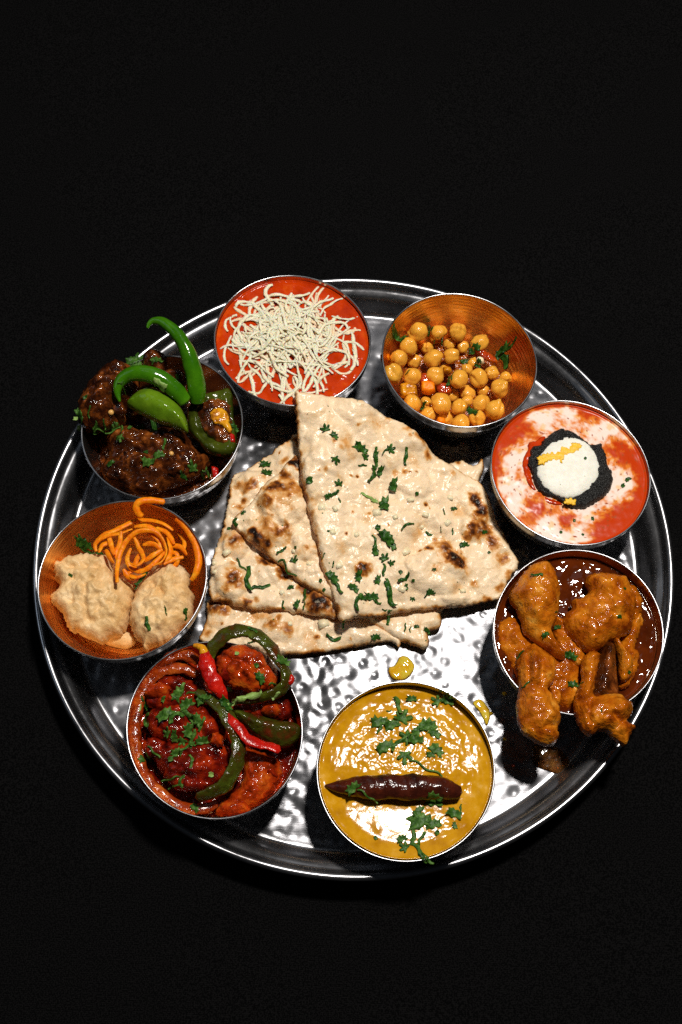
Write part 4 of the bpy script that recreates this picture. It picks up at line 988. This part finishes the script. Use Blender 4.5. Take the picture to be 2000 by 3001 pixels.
o = tube('onion_strip', K7, [(650, 330, .033), (600, 280, .034), (500, 270, .034), (400, 310, .034), (330, 380, .033)], [2.0, 2.9, 3.0, 2.8, 1.8], M['onion'], n=14, seg=50, noise=.32, wl=.005, flat=.6)
tag(o, 'short dark orange onion strip at the back wall by the red chilli stem', 'onion strip')
o = tube('green_pepper_strip', K7, [(640, 560, .0405), (740, 610, .042), (830, 690, .0435), (900, 790, .044), (950, 890, .0438), (972, 1020, .043), (945, 1170, .042), (880, 1280, .041), (780, 1360, .0395), (650, 1395, .0385)],
     [1.58, 2.59, 3.17, 3.46, 3.74, 3.89, 3.82, 3.74, 3.60, 3.02], M['olive2'], n=16, seg=90, noise=.30, wl=.005, flat=.42, twist=1.0)
tag(o, 'long green pepper strip arching down the middle of the red curry', 'pepper strip', 'green pepper strips on the red curry')
o = tube('green_pepper_ring', K7, [(740, 300, .0425), (775, 210, .0445), (840, 130, .046), (930, 85, .047), (1030, 80, .047), (1130, 125, .0472), (1220, 205, .047), (1290, 300, .0465), (1345, 400, .0455), (1350, 500, .0445), (1270, 570, .0435), (1150, 610, .043), (1020, 630, .0425), (930, 640, .0415)],
     [2.38, 3.22, 3.64, 3.78, 3.64, 3.78, 3.85, 3.78, 3.64, 3.50, 3.22, 3.36, 3.08, 2.10], M['olive2'], n=16, seg=130, noise=.30, wl=.005, flat=.45, twist=1.4)
tag(o, 'curled green pepper loop reaching over the back rim onto the bread', 'pepper strip', 'green pepper strips on the red curry')
o = pillow('green_pepper_piece', K7, [(905, 720), (960, 690), (1060, 730), (1180, 760), (1300, 790), (1400, 800), (1470, 850), (1455, 930), (1400, 985), (1330, 1010), (1240, 990), (1130, 930), (1040, 860), (960, 790)], .0335, .0065, M['olive2'], Hb=.004, edge=.006, s=.0007, noise=((.009, .0012), (.003, .0003)), feats=[('r', [(960, 740), (1150, 800), (1420, 850)], 40, .0012)])
tag(o, 'broad flat green pepper piece against the right wall', 'pepper strip', 'green pepper strips on the red curry')
rp = empty('red_chili', at(*P(K7, 770, 430), .046))
tag(rp, 'bright red chilli with pale yellow stem end between the pepper loop and strip', 'chilli')
tube('flesh', K7, [(700, 250, .0455), (715, 330, .0465), (745, 420, .047), (785, 500, .047), (835, 570, .0455), (870, 640, .0435)], [2.3, 3.4, 3.7, 3.7, 3.5, 2.6, 1.3], M['redpep'], n=16, seg=50, noise=.26, wl=.005, flat=.6, parent=rp)
tube('stem_end', K7, [(618, 195, .045), (650, 200, .0455), (685, 218, .0458), (700, 255, .0455)], [1.0, 1.5, 1.9, 2.3], M['mango'], n=10, seg=16, noise=.1, parent=rp)
o = tube('red_pepper_strip', K7, [(878, 745, .0445), (940, 810, .0455), (1000, 880, .0455), (1050, 940, .045), (1140, 975, .044), (1220, 995, .043), (1290, 1020, .042)], [1.3, 2.2, 2.5, 2.8, 2.7, 2.6, 2.7], M['redpep'], n=14, seg=60, noise=.28, wl=.004, flat=.42, twist=.8)
tag(o, 'bright red pepper strip lying across the broad green pepper piece', 'pepper strip')
o = pillow('red_pepper_bit', K7, [(1330, 440), (1390, 420), (1420, 460), (1390, 510), (1340, 500)], .044, .002, M['redpep'], Hb=.002, edge=.002, s=.0006, noise=((.003, .0005),))
tag(o, 'dark red chilli scrap at the right end of the pepper loop', 'pepper bit')

# ================================================================== BOWL 8: pakora and carrots
o = pillow('pakora', K8, [(660, 1200), (760, 1150), (860, 1170), (890, 1240), (820, 1290), (720, 1280), (640, 1250)], .012, .006, M['pakora'], Hb=.006, edge=.006, s=.0008, noise=((.006, .001),))
tag(o, 'third fritter barely showing beneath the other two', 'fritter', 'golden batter fritters')
o = pillow('pakora', K8, [(222, 640), (240, 600), (290, 575), (400, 540), (500, 528), (600, 530), (680, 560), (705, 620), (760, 720), (850, 760), (885, 830), (868, 950), (835, 1080), (785, 1170), (690, 1210), (605, 1252), (560, 1240), (500, 1212), (400, 1162), (345, 1130), (300, 1040), (280, 980), (220, 940), (198, 870), (250, 828), (272, 775), (232, 720)], .0200, .0125, M['pakora'], Hb=.012, edge=.0105, s=.0007, jag=.0018, noise=((.013, .0030), (.0055, .0020), (.0022, .0006)),
     feats=[('r', [(330, 620), (400, 590), (560, 590), (660, 600)], 30, -.0016), ('r', [(350, 600), (370, 680), (460, 760), (470, 900), (470, 1040)], 28, -.0018), ('b', 290, 660, 70, .0012), ('r', [(520, 760), (520, 900), (520, 1000)], 40, .0012), ('r', [(500, 1020), (600, 1110), (740, 1130)], 34, -.0014), ('b', 400, 860, 90, -.001), ('b', 640, 820, 150, .0012), ('r', [(300, 1000), (380, 1100), (520, 1180)], 26, .0012)])
tag(o, 'large pale golden fritter on the left of its bowl', 'fritter', 'golden batter fritters')
o = pillow('pakora', K8, [(1190, 560), (1225, 600), (1290, 640), (1335, 690), (1340, 780), (1360, 850), (1368, 960), (1340, 1060), (1290, 1110), (1250, 1150), (1190, 1215), (1120, 1262), (1035, 1278), (1015, 1300), (985, 1312), (955, 1290), (920, 1240), (875, 1180), (838, 1100), (838, 1000), (870, 890), (940, 760), (1010, 680), (1090, 630), (1150, 610)], .0200, .0120, M['pakora'], Hb=.012, edge=.0105, s=.0007, jag=.0016, noise=((.012, .0030), (.005, .0021), (.0022, .0006)),
     feats=[('r', [(1190, 580), (1130, 720), (1150, 850)], 30, .0016), ('r', [(1240, 640), (1230, 760), (1280, 860)], 26, -.0014), ('b', 1000, 1100, 120, .0012), ('r', [(900, 1180), (1020, 1190), (1180, 1150)], 26, -.001), ('b', 1300, 780, 50, .001)])
tag(o, 'smaller pointed fritter on the right with green flecks', 'fritter', 'golden batter fritters')
nest = empty('carrot_nest', at(*P(K8, 950, 480), .030))
tag(nest, 'tangled nest of thin orange carrot strands behind the fritters', 'carrot')
strands = [([(560, 450), (575, 400), (640, 350), (720, 322), (800, 280), (900, 240), (1000, 238), (1110, 262), (1195, 318)], .031), ([(565, 490), (560, 430), (640, 370), (760, 345), (860, 310)], .0325),
    ([(740, 745), (735, 680), (745, 590), (775, 480), (840, 380), (930, 325), (1040, 335), (1110, 400), (1140, 490), (1110, 570), (1030, 615)], .0365), ([(670, 350), (685, 430), (715, 520)], .034), ([(645, 480), (680, 550), (710, 590)], .033),
    ([(850, 470), (820, 550), (845, 620), (920, 655), (1000, 625), (1070, 560), (1130, 500)], .035), ([(880, 380), (915, 460), (955, 550), (905, 605), (845, 590)], .037), ([(950, 440), (1030, 430), (1095, 480)], .0345), ([(960, 575), (1040, 520), (1110, 480)], .0345),
    ([(1060, 300), (1150, 345), (1205, 430)], .031), ([(1170, 450), (1250, 455), (1310, 520)], .031), ([(1120, 595), (1200, 555), (1280, 540)], .032), ([(830, 690), (900, 705), (970, 680)], .033), ([(1000, 340), (1080, 400), (1090, 470), (1060, 540)], .0335),
    ([(770, 330), (760, 420), (730, 500), (740, 560)], .0335), ([(1240, 340), (1290, 400), (1285, 480)], .028), ([(880, 290), (980, 285), (1060, 330), (1120, 420)], .0345), ([(690, 420), (620, 440), (590, 500)], .0325), ([(1170, 500), (1230, 520), (1220, 600), (1160, 640)], .0300), ([(790, 640), (830, 700), (880, 720)], .0335), ([(930, 500), (900, 560), (870, 640), (800, 690)], .0335), ([(1050, 600), (1150, 560), (1180, 480), (1150, 380)], .0315)]
for L, z in strands:
    n = len(L)
    tube('carrot_strand', K8, [(a, b, z + .0012*math.sin(1.3*i + z*4000)) for i, (a, b) in enumerate(L)], [.8, 1.25, 1.4, 1.35, 1.2, .8] , M['carrot'], n=9, seg=max(20, n*8), noise=.2, wl=.003, parent=nest, flat=.48, twist=rng.uniform(-1.5, 1.5))
o = tube('carrot_strand', K8, [(940, 205, .0375), (905, 170, .039), (895, 120, .0405), (930, 85, .0415), (1000, 75, .0412), (1060, 78, .0408), (1122, 88, .0402)], [1.6, 1.9, 1.9, 1.8, 1.7, 1.6], M['carrot'], n=10, seg=50, noise=.1, wl=.003)
tag(o, 'hooked carrot strand draped over the back rim of its bowl', 'carrot strand')
o = tube('carrot_strand', K8, [(1228, 225, .0345), (1290, 280, .0345), (1345, 355, .034), (1390, 450, .034), (1408, 560, .0335), (1390, 660, .033), (1350, 730, .031)], [1.7, 2.0, 2.2, 2.1, 2.0, 1.8, 1.2], M['carrot'], n=10, seg=50, noise=.1, wl=.003)
tag(o, 'thick carrot strand curving down the right inner wall of its bowl', 'carrot strand')

# ================================================================== spills on the tray
def puddle(K, pts, mat, H, label, cat, group=None, s=.0006):
    o = pillow('oil_spill', K, pts, .0003, H, mat, Hb=.0002, edge=.002, s=s, noise=((.005, H*.25),), jag=.0003)
    tag(o, label, cat, group)
N4 = (800, 1750, .44643)
puddle(N4, [(815, 420), (840, 390), (880, 390), (920, 430), (930, 470), (900, 520), (860, 545), (800, 545), (765, 510), (760, 465), (800, 450)], M['oil'], .0012, 'bright yellow oil drop behind the dal bowl', 'oil drop', 'oil and gravy spilt on the tray')
K9 = (1280, 1780, .21246)
puddle(K9, [(500, 1330), (570, 1270), (640, 1290), (700, 1370), (740, 1440), (730, 1560), (690, 1640), (650, 1560), (590, 1440)], M['oil'], .0004, 'thin yellow oil film between the dal and chicken bowls', 'oil film', 'oil and gravy spilt on the tray', s=.0008)
K10 = (1350, 2000, .41454)
puddle(K10, [(520, 450), (600, 440), (700, 470), (760, 540), (790, 590), (740, 640), (690, 650), (600, 620), (530, 590), (500, 520)], M['smear'], .0007, 'brown gravy smear on the tray below the left drumstick', 'gravy smear', 'oil and gravy spilt on the tray')
for a, b, r, lab in ((750, 1465, 34, 'amber oil droplet beside the right edge of the dal bowl'), (940, 1815, 26, 'tiny yellow oil droplet below the left drumstick end'), (935, 1190, 36, 'golden oil droplet left of the left drumstick'), (1055, 2180, 24, 'small orange gravy dot low between the two front right bowls')):
    puddle(K9, [(a+r*math.cos(t), b+r*.8*math.sin(t)) for t in np.linspace(0, 2*math.pi, 9)[:-1]], M['oil'] if b < 2000 else M['curry7b'], .0008, lab, 'oil drop', 'oil and gravy spilt on the tray', s=.0005)

# ================================================================== coriander
rebuild()
def leaf_outline(kind):
    r = rng
    if kind == 'leaf':
        pts = []
        nl = 5
        for i in range(nl):
            a = math.radians(-100 + 200*i/(nl-1)) ; R = [.62, .86, 1.0, .88, .6][i]*r.uniform(.85, 1.1)
            for da, q in ((-17, .66), (-9, .93), (-3, .86), (3, 1.0), (9, .88), (17, .68)):
                pts.append((R*q*math.sin(a+math.radians(da)), R*q*math.cos(a+math.radians(da))))
            if i < nl-1:
                am = a + math.radians(25); pts.append((.34*math.sin(am), .34*math.cos(am)))
        pts += [(.07, -.12), (-.07, -.12)]
        return [(x*.5, y*.5-.15) for x, y in pts]
    if kind == 'half':
        pts = [(-.5, -.25), (-.42, .1), (-.5, .3), (-.3, .32), (-.2, .5), (-.05, .34), (.12, .48), (.2, .26), (.42, .3), (.36, .05), (.5, -.1), (.3, -.2), (.1, -.1), (-.1, -.28), (-.28, -.18)]
        return [(x*r.uniform(.85, 1.1), y*.8*r.uniform(.85, 1.15)) for x, y in pts]
    if kind == 'strip':
        w = r.uniform(.09, .17); bd_ = r.uniform(-.5, .5)
        xs_ = [-.5, -.38, -.25, -.12, 0, .12, .25, .38, .5]
        lo_ = [(x_, -w*r.uniform(.55, 1.15)*(1-.9*abs(x_)**2)) for x_ in xs_]; hi_ = [(x_, w*r.uniform(.55, 1.2)*(1-.9*abs(x_)**2)) for x_ in xs_[::-1]]
        return [(x_, y_ + bd_*(x_*x_-.12) + .05*math.sin(7*x_+bd_*9)) for x_, y_ in lo_+hi_]
    if kind == 'chip':
        return [(-.5+r.uniform(-.1, .1), -.3), (.1, -.42+r.uniform(-.1, .1)), (.5, -.2), (.38, .1), (.45, .36), (0, .42+r.uniform(-.1, .1)), (-.42, .3), (-.36, 0)]
    if kind == 'curl':
        pts = []
        t0 = np.linspace(0, math.radians(r.uniform(150, 230)), 12)
        for t in t0: pts.append((.5*math.cos(t), .5*math.sin(t)))
        for t in t0[::-1]: pts.append((.26*math.cos(t)+.02, .26*math.sin(t)))
        return [(x, y-.15) for x, y in pts]
LEAFKIND = {'l': ('leaf', 'lobed coriander leaf'), 'h': ('half', 'torn coriander leaf'), 's': ('strip', 'coriander strip'), 'c': ('curl', 'curled coriander shred'), 'k': ('chip', 'small coriander chip'), 't': ('stem', 'coriander stem')}
leaf_log = []
def put(K, kind, a, b, size, rot=0.0, tone='n', host='', cpx=None, group='', lift=.0004, noun=None):
    """kind letter, place in the picture, length in crop pixels, turn in degrees (anticlockwise)"""
    px, py = P(K, a, b); p = surf(px, py)
    if p is None: return
    s = size*K[2]*np.linalg.norm(p-CAMP)/F_PX/math.sqrt(1+((px-1000)/F_PX)**2)
    ca, sa = math.cos(math.radians(rot)), math.sin(math.radians(rot))
    mat = M[{'n': 'cilantro', 'd': 'cilantro_dk', 'l': 'cilantro_lt'}[tone]]
    kn, desc = LEAFKIND[kind]
    def drape(x, y):
        h = BVH[0].ray_cast(Vector((x, y, p[2]+.012)), Vector((0, 0, -1)), .030)
        z = h[0].z if h[0] is not None else p[2]-.002
        return max(z, p[2]-.0035)
    if kn == 'stem':
        bend = rng.uniform(-.35, .35)
        loc = [(t-.5, bend*(.25-(t-.5)**2)*2 + .05*math.sin(9*t)) for t in np.linspace(0, 1, 9)]
        w = []
        for x, y in loc:
            X, Y = p[0]+s*(x*ca-y*sa), p[1]+s*(x*sa+y*ca); w.append((X, Y, drape(X, Y)+.0007))
        o = tube('coriander_sprig', None, w, [.45, .5, .5, .4], mat, n=6, seg=20, world=True, reg=False)
    else:
        ol = resample(np.array(leaf_outline(kn)), .055 if kn != 'chip' else .09)
        lo, hi = ol.min(0), ol.max(0)
        G = np.array([(x, y) for x in np.arange(lo[0], hi[0], .09) for y in np.arange(lo[1], hi[1], .09)])
        G = G + rng.normal(0, .008, G.shape)
        G = G[inside(G, ol)]
        if len(G): G = G[dist_seg(G, ol) > .045]
        V2 = np.vstack([ol, G]) if len(G) else ol; nb = len(ol)
        r = delaunay_2d_cdt([Vector(v) for v in V2], [(i, (i+1) % nb) for i in range(nb)], [], 1, 1e-9)
        V2 = np.array([tuple(v) for v in r[0]]); F = [list(f) for f in r[2]]
        ax = rng.uniform(0, 6.28); cu = rng.uniform(.20, .65)*s
        V = []
        base = drape(p[0], p[1])
        for x, y in V2:
            X, Y = p[0]+s*(x*ca-y*sa), p[1]+s*(x*sa+y*ca)
            u = x*math.cos(ax)+y*math.sin(ax)
            z = .75*drape(X, Y)+.25*base
            z = max(z, drape(X, Y)) + lift + cu*u*u*2.2 + .05*s*math.sin(8*x+ax)*math.sin(7*y+ax) + .02*s
            V.append((X, Y, z))
        V = np.array(V); n = len(V)
        cnt = {}
        for f in F:
            for i in range(3):
                e = tuple(sorted((f[i], f[(i+1) % 3]))); cnt[e] = cnt.get(e, 0)+1
        V = np.vstack([V, V - [0, 0, .00018]])
        FF = []
        for f in F:
            q0, q1, q2 = V2[f[0]], V2[f[1]], V2[f[2]]
            if (q1[0]-q0[0])*(q2[1]-q0[1])-(q1[1]-q0[1])*(q2[0]-q0[0]) < 0: f = f[::-1]
            FF.append(f); FF.append([i+n for i in f[::-1]])
            for i in range(3):
                a_, b_ = f[i], f[(i+1) % 3]
                if cnt[tuple(sorted((a_, b_)))] == 1: FF.append([b_, a_, a_+n, b_+n])
        o = mesh_obj('coriander_leaf', V, FF, mat, reg=False)
    szw = 'large ' if size*K[2] > 36 else ('tiny ' if size*K[2] < 14 else '')
    cx_, cy_ = cpx
    q = math.hypot(px-cx_, py-cy_)
    leaf_log.append((o, szw, {'n': 'green', 'd': 'dark green', 'l': 'pale green'}[tone], desc, host, hour(px, py, cx_, cy_), q, group, px, py))

def bowl_c(i): return proj((*BOWLS[i][0], .036))
def batch(K, host, cpx, group, items, tone='n'):
    for it in items:
        kind, a, b, size = it[:4]; rot = it[4] if len(it) > 4 else rng.uniform(0, 360); tn = it[5] if len(it) > 5 else tone
        put(K, kind, a, b, size, rot, tn, host, cpx, group)

batch(N3, 'the top naan', P(N1, 930, 600), 'chopped coriander on the bread', [
    ('l', 255, 280, 105, 20), ('h', 315, 335, 70, -40), ('h', 490, 425, 110, -20), ('l', 520, 470, 80, -60), ('l', 322, 492, 95, 200), ('l', 345, 640, 85, 10), ('h', 280, 730, 60, 30), ('s', 310, 715, 90, 35), ('k', 150, 625, 52, 0), ('s', 590, 500, 110, 85), ('s', 565, 590, 110, 75), ('h', 620, 570, 70, 60), ('s', 585, 440, 70, 80),
    ('l', 690, 420, 105, -70), ('s', 660, 430, 80, 30), ('s', 785, 470, 110, 85), ('h', 710, 650, 100, 80), ('s', 525, 726, 85, -20, 'l'), ('h', 580, 762, 55, 0, 'l'), ('h', 652, 780, 130, 85), ('k', 858, 710, 28), ('s', 1035, 830, 46, 110), ('h', 1102, 812, 48, 20), ('s', 795, 918, 100, 32), ('h', 655, 1010, 125, -50), ('h', 690, 1050, 90, -60), ('k', 600, 935, 42, 60), ('h', 590, 1080, 80, 100), ('s', 580, 1020, 80, 110), ('l', 640, 1130, 110, 30), ('l', 690, 1165, 80, -60), ('s', 640, 1210, 90, 85), ('h', 605, 1275, 75, 80), ('h', 480, 1255, 85, 80), ('s', 680, 1370, 170, 112), ('s', 665, 1310, 80, 95), ('h', 300, 1265, 110, -50), ('s', 335, 1320, 130, -55), ('h', 440, 1335, 90, -40), ('s', 470, 1420, 120, 80), ('h', 560, 1395, 105, 0), ('s', 590, 1415, 70, -30), ('h', 500, 1400, 70, 0), ('s', 770, 1270, 90, 38), ('s', 308, 1175, 38, 80), ('h', 1170, 1050, 75, 20), ('h', 1305, 965, 45, 20), ('s', 940, 1372, 75, 18), ('h', 945, 1365, 60, 0), ('l', 828, 1405, 55, 180), ('l', 970, 1210, 44, 180), ('s', 935, 975, 52, -20), ('k', 750, 1225, 28), ('h', 790, 1325, 50, 90), ('s', 1015, 945, 36, 100), ('k', 1330, 1097, 20), ('k', 832, 1283, 24), ('s', 243, 1120, 40, 60), ('s', 350, 755, 38, 110), ('k', 275, 957, 20), ('s', 500, 525, 60, 10), ('s', 1092, 960, 42, 90), ('s', 645, 1475, 36, 5)], 'd')
batch(N2, 'the blistered naan triangle', P(N2, 800, 850), 'chopped coriander on the bread', [
    ('s', 835, 1050, 110, 40), ('l', 950, 1135, 120, -30), ('t', 910, 1210, 190, -50), ('h', 485, 700, 60, 30), ('h', 405, 775, 70, 60), ('k', 415, 810, 40), ('k', 960, 1020, 30), ('k', 1190, 1325, 40), ('k', 1225, 1410, 34), ('s', 830, 1140, 70, 10)], 'd')
batch(N2, 'the large left naan', P(N2, 600, 1300), 'chopped coriander on the bread', [
    ('h', 685, 265, 125, -10), ('h', 700, 340, 110, -10), ('t', 465, 1180, 140, -50), ('s', 530, 1310, 240, -80), ('s', 640, 1390, 190, 18), ('h', 920, 1390, 70, 0), ('h', 980, 1540, 100, 70), ('s', 1045, 1470, 110, 85), ('s', 1040, 1555, 70, 80), ('s', 848, 1550, 80, -80), ('k', 350, 845, 40)], 'd')
batch(N2, 'the lowest naan', P(N1, 500, 1150), 'chopped coriander on the bread', [('s', 1310, 1855, 140, -10), ('s', 1395, 1735, 120, -75)], 'd')
batch(N1, 'the lowest naan', P(N1, 500, 1150), 'chopped coriander on the bread', [('h', 850, 1176, 50, 10)], 'd')
batch(N1, 'the half hidden naan', P(N1, 1000, 1130), 'chopped coriander on the bread', [('s', 908, 1092, 55, 85), ('s', 985, 1130, 40, 85), ('s', 1008, 1138, 30, 85), ('h', 1038, 1126, 30, 0), ('h', 1085, 1145, 38, -20)], 'd')
batch(K6, 'the yellow dal', bowl_c(6), 'coriander leaves on the dal', [
    ('h', 590, 430, 150, 10), ('s', 590, 470, 90, 70), ('l', 765, 380, 210, -25), ('s', 725, 300, 130, -65), ('h', 690, 450, 130, 20), ('h', 950, 455, 150, 10), ('h', 995, 510, 110, -30), ('l', 780, 530, 190, 60), ('s', 745, 570, 190, 45), ('h', 640, 610, 160, 30), ('l', 775, 680, 170, 180), ('h', 860, 560, 130, 0), ('h', 880, 490, 110, 30), ('h', 1010, 640, 130, -40), ('h', 970, 670, 80, 0), ('h', 830, 255, 90, 0), ('l', 1010, 265, 130, 60), ('h', 1095, 275, 100, -20), ('t', 930, 770, 260, -25), ('h', 400, 915, 120, 40), ('t', 500, 975, 170, -30), ('h', 990, 1020, 140, -10), ('h', 885, 1090, 110, 60), ('h', 900, 1170, 210, 10), ('h', 990, 1185, 130, 10), ('h', 1145, 1108, 130, -20), ('s', 1190, 1060, 60, 80), ('h', 1150, 1185, 60), ('s', 840, 1265, 130, 80), ('s', 900, 1280, 100, 60), ('l', 770, 1345, 130, 60), ('h', 760, 1290, 90, 20), ('s', 890, 1390, 170, -50), ('s', 945, 1435, 110, -40), ('k', 1015, 1240, 40), ('k', 562, 1280, 34), ('s', 660, 340, 40, 10)])
batch(K7, 'the red curry', bowl_c(7), 'coriander on the red curry', [
    ('h', 500, 580, 150, 80), ('s', 520, 560, 140, 70), ('h', 570, 670, 140, 30), ('s', 600, 570, 90, 10), ('h', 690, 620, 120, 30), ('s', 720, 610, 80, 20), ('h', 400, 745, 160, 35), ('c', 475, 770, 140, 40), ('s', 590, 770, 160, -40), ('h', 640, 790, 120, -60), ('s', 680, 820, 120, 70), ('h', 590, 880, 130, 80), ('s', 610, 930, 130, 80), ('l', 400, 890, 120, 60), ('h', 470, 910, 90, 90), ('l', 520, 960, 120, 150), ('l', 600, 985, 110, 180), ('h', 690, 965, 120, 10), ('s', 540, 1020, 110, 50), ('h', 485, 1050, 100, 40), ('s', 595, 1110, 110, -80), ('c', 250, 790, 110, 90), ('h', 250, 1120, 100, 30), ('t', 300, 1040, 130, -40), ('c', 530, 1275, 100, 90), ('t', 430, 1255, 150, 10), ('t', 470, 1330, 120, 0), ('h', 625, 1490, 90, -50), ('h', 830, 235, 110, -30, 'd'), ('h', 1330, 330, 120, -15), ('h', 1140, 460, 120, -60, 'd'), ('h', 870, 670, 130, -50, 'd'), ('s', 1060, 595, 200, 18, 'l'), ('s', 940, 645, 110, 30, 'l'), ('h', 930, 560, 90, 0, 'l'), ('s', 1270, 595, 80, 40, 'l'), ('s', 1240, 500, 60, 20), ('k', 960, 260, 40, 0, 'l'), ('k', 755, 1222, 44, 0, 'l'), ('k', 1115, 355, 40), ('s', 195, 690, 60, 85, 'l'), ('s', 245, 680, 90, 110, 'd'), ('h', 380, 620, 60), ('s', 1085, 70, 90, -30, 'd'), ('k', 435, 1095, 50), ('s', 1075, 170, 60, 10, 'd')])
batch(K1, 'the dark curry', bowl_c(1), 'coriander on the dark curry', [
    ('l', 590, 490, 200, 10), ('h', 560, 530, 150, 0), ('h', 755, 510, 110, 30), ('h', 490, 775, 90, 80), ('h', 545, 720, 70, 0), ('s', 95, 970, 140, -60), ('s', 180, 955, 80, 75), ('k', 65, 1010, 44, 0, 'l'), ('k', 100, 1095, 50, 0, 'l'), ('t', 330, 1095, 220, 15), ('s', 400, 1075, 90, 30), ('s', 245, 1125, 70, 50), ('s', 288, 1140, 56, 80, 'l'), ('s', 310, 1065, 56, 90), ('l', 440, 1170, 110, 190), ('s', 455, 1100, 80, 80), ('h', 530, 1085, 60, 80), ('h', 620, 1095, 90, 0, 'd'), ('h', 740, 1108, 90, 0, 'd'), ('h', 690, 1385, 120, 20), ('h', 780, 1330, 110, 30), ('l', 1060, 1420, 130, 20), ('l', 1190, 1430, 110, -50), ('h', 1180, 1520, 80, 20), ('h', 365, 1390, 80, 30, 'd'), ('s', 820, 1230, 90, 80), ('k', 660, 1300, 50, 0, 'd'), ('h', 1415, 1085, 90, -50, 'd'), ('k', 930, 655, 36), ('s', 805, 778, 120, -22, 'l'), ('h', 150, 830, 50, 30, 'd'), ('h', 985, 1510, 60, 0, 'd')])
batch(K3, 'the chickpeas', bowl_c(3), 'coriander on the chickpeas', [
    ('h', 200, 470, 120, -10), ('h', 285, 480, 100, 40), ('h', 520, 465, 70, 60), ('h', 580, 560, 90, 10), ('h', 910, 600, 110, -10), ('s', 880, 580, 90, -20), ('h', 820, 700, 90, 0), ('h', 940, 715, 70, -30), ('h', 890, 1140, 130, -40), ('s', 318, 785, 50, 40), ('s', 690, 850, 110, 70), ('h', 460, 1090, 60, 50), ('h', 1150, 620, 120, 40), ('s', 1200, 580, 130, 20), ('s', 1160, 690, 150, -60)], 'd')  # last three stand in for coriander reflected in the bowl's right wall
batch(K5, 'the chicken', bowl_c(5), 'coriander on the chicken', [
    ('s', 455, 275, 90, -10), ('h', 612, 683, 60, 0), ('h', 525, 735, 70, 30), ('s', 325, 885, 70, 50), ('s', 370, 1115, 75, 35), ('h', 715, 905, 110, -20), ('h', 735, 1120, 100, 0), ('h', 1090, 600, 44, 0), ('s', 950, 1312, 34, 85), ('k', 1163, 1022, 28), ('k', 1130, 380, 24), ('s', 605, 560, 30, 20)], 'd')
batch(K8, 'the fritters', bowl_c(8), 'coriander with the fritters', [
    ('h', 480, 455, 120, 5), ('s', 500, 500, 100, -5), ('s', 940, 720, 150, 60), ('s', 900, 780, 80, 60), ('s', 985, 1085, 120, -75), ('s', 1140, 983, 70, -70), ('h', 1305, 985, 60, 80), ('s', 1303, 1040, 44, 85), ('k', 358, 692, 30), ('s', 600, 515, 60, 0)], 'd')
batch(K4, 'the creamy sauce', bowl_c(4), 'coriander flecks in the creamy sauce', [
    ('h', 1240, 745, 60, 30), ('k', 1195, 795, 40), ('k', 945, 1065, 34), ('k', 795, 1080, 30), ('k', 685, 1175, 28), ('k', 885, 570, 26), ('k', 865, 1195, 24)], 'd')
# labels: what the piece looks like, what it lies on, where on that
byl = {}
for rec in leaf_log:
    o, sz, tone, desc, host, hr, q, grp, px, py = rec
    far = 'inner' if q < 70 else ('middle' if q < 140 else 'outer')
    byl.setdefault(f"{sz}{tone} {desc} on {host}, {far} {hr}", []).append((px, o, grp))
for lab, L in byl.items():
    L.sort(key=lambda t: t[0])
    for n, (px, o, grp) in enumerate(L):
        t = lab
        if len(L) == 2: t += (', left', ', right')[n]
        elif len(L) > 2: t += f", {['first', 'second', 'third', 'fourth', 'fifth', 'sixth', 'seventh'][n]} from left"
        tag(o, t, 'herb', grp)
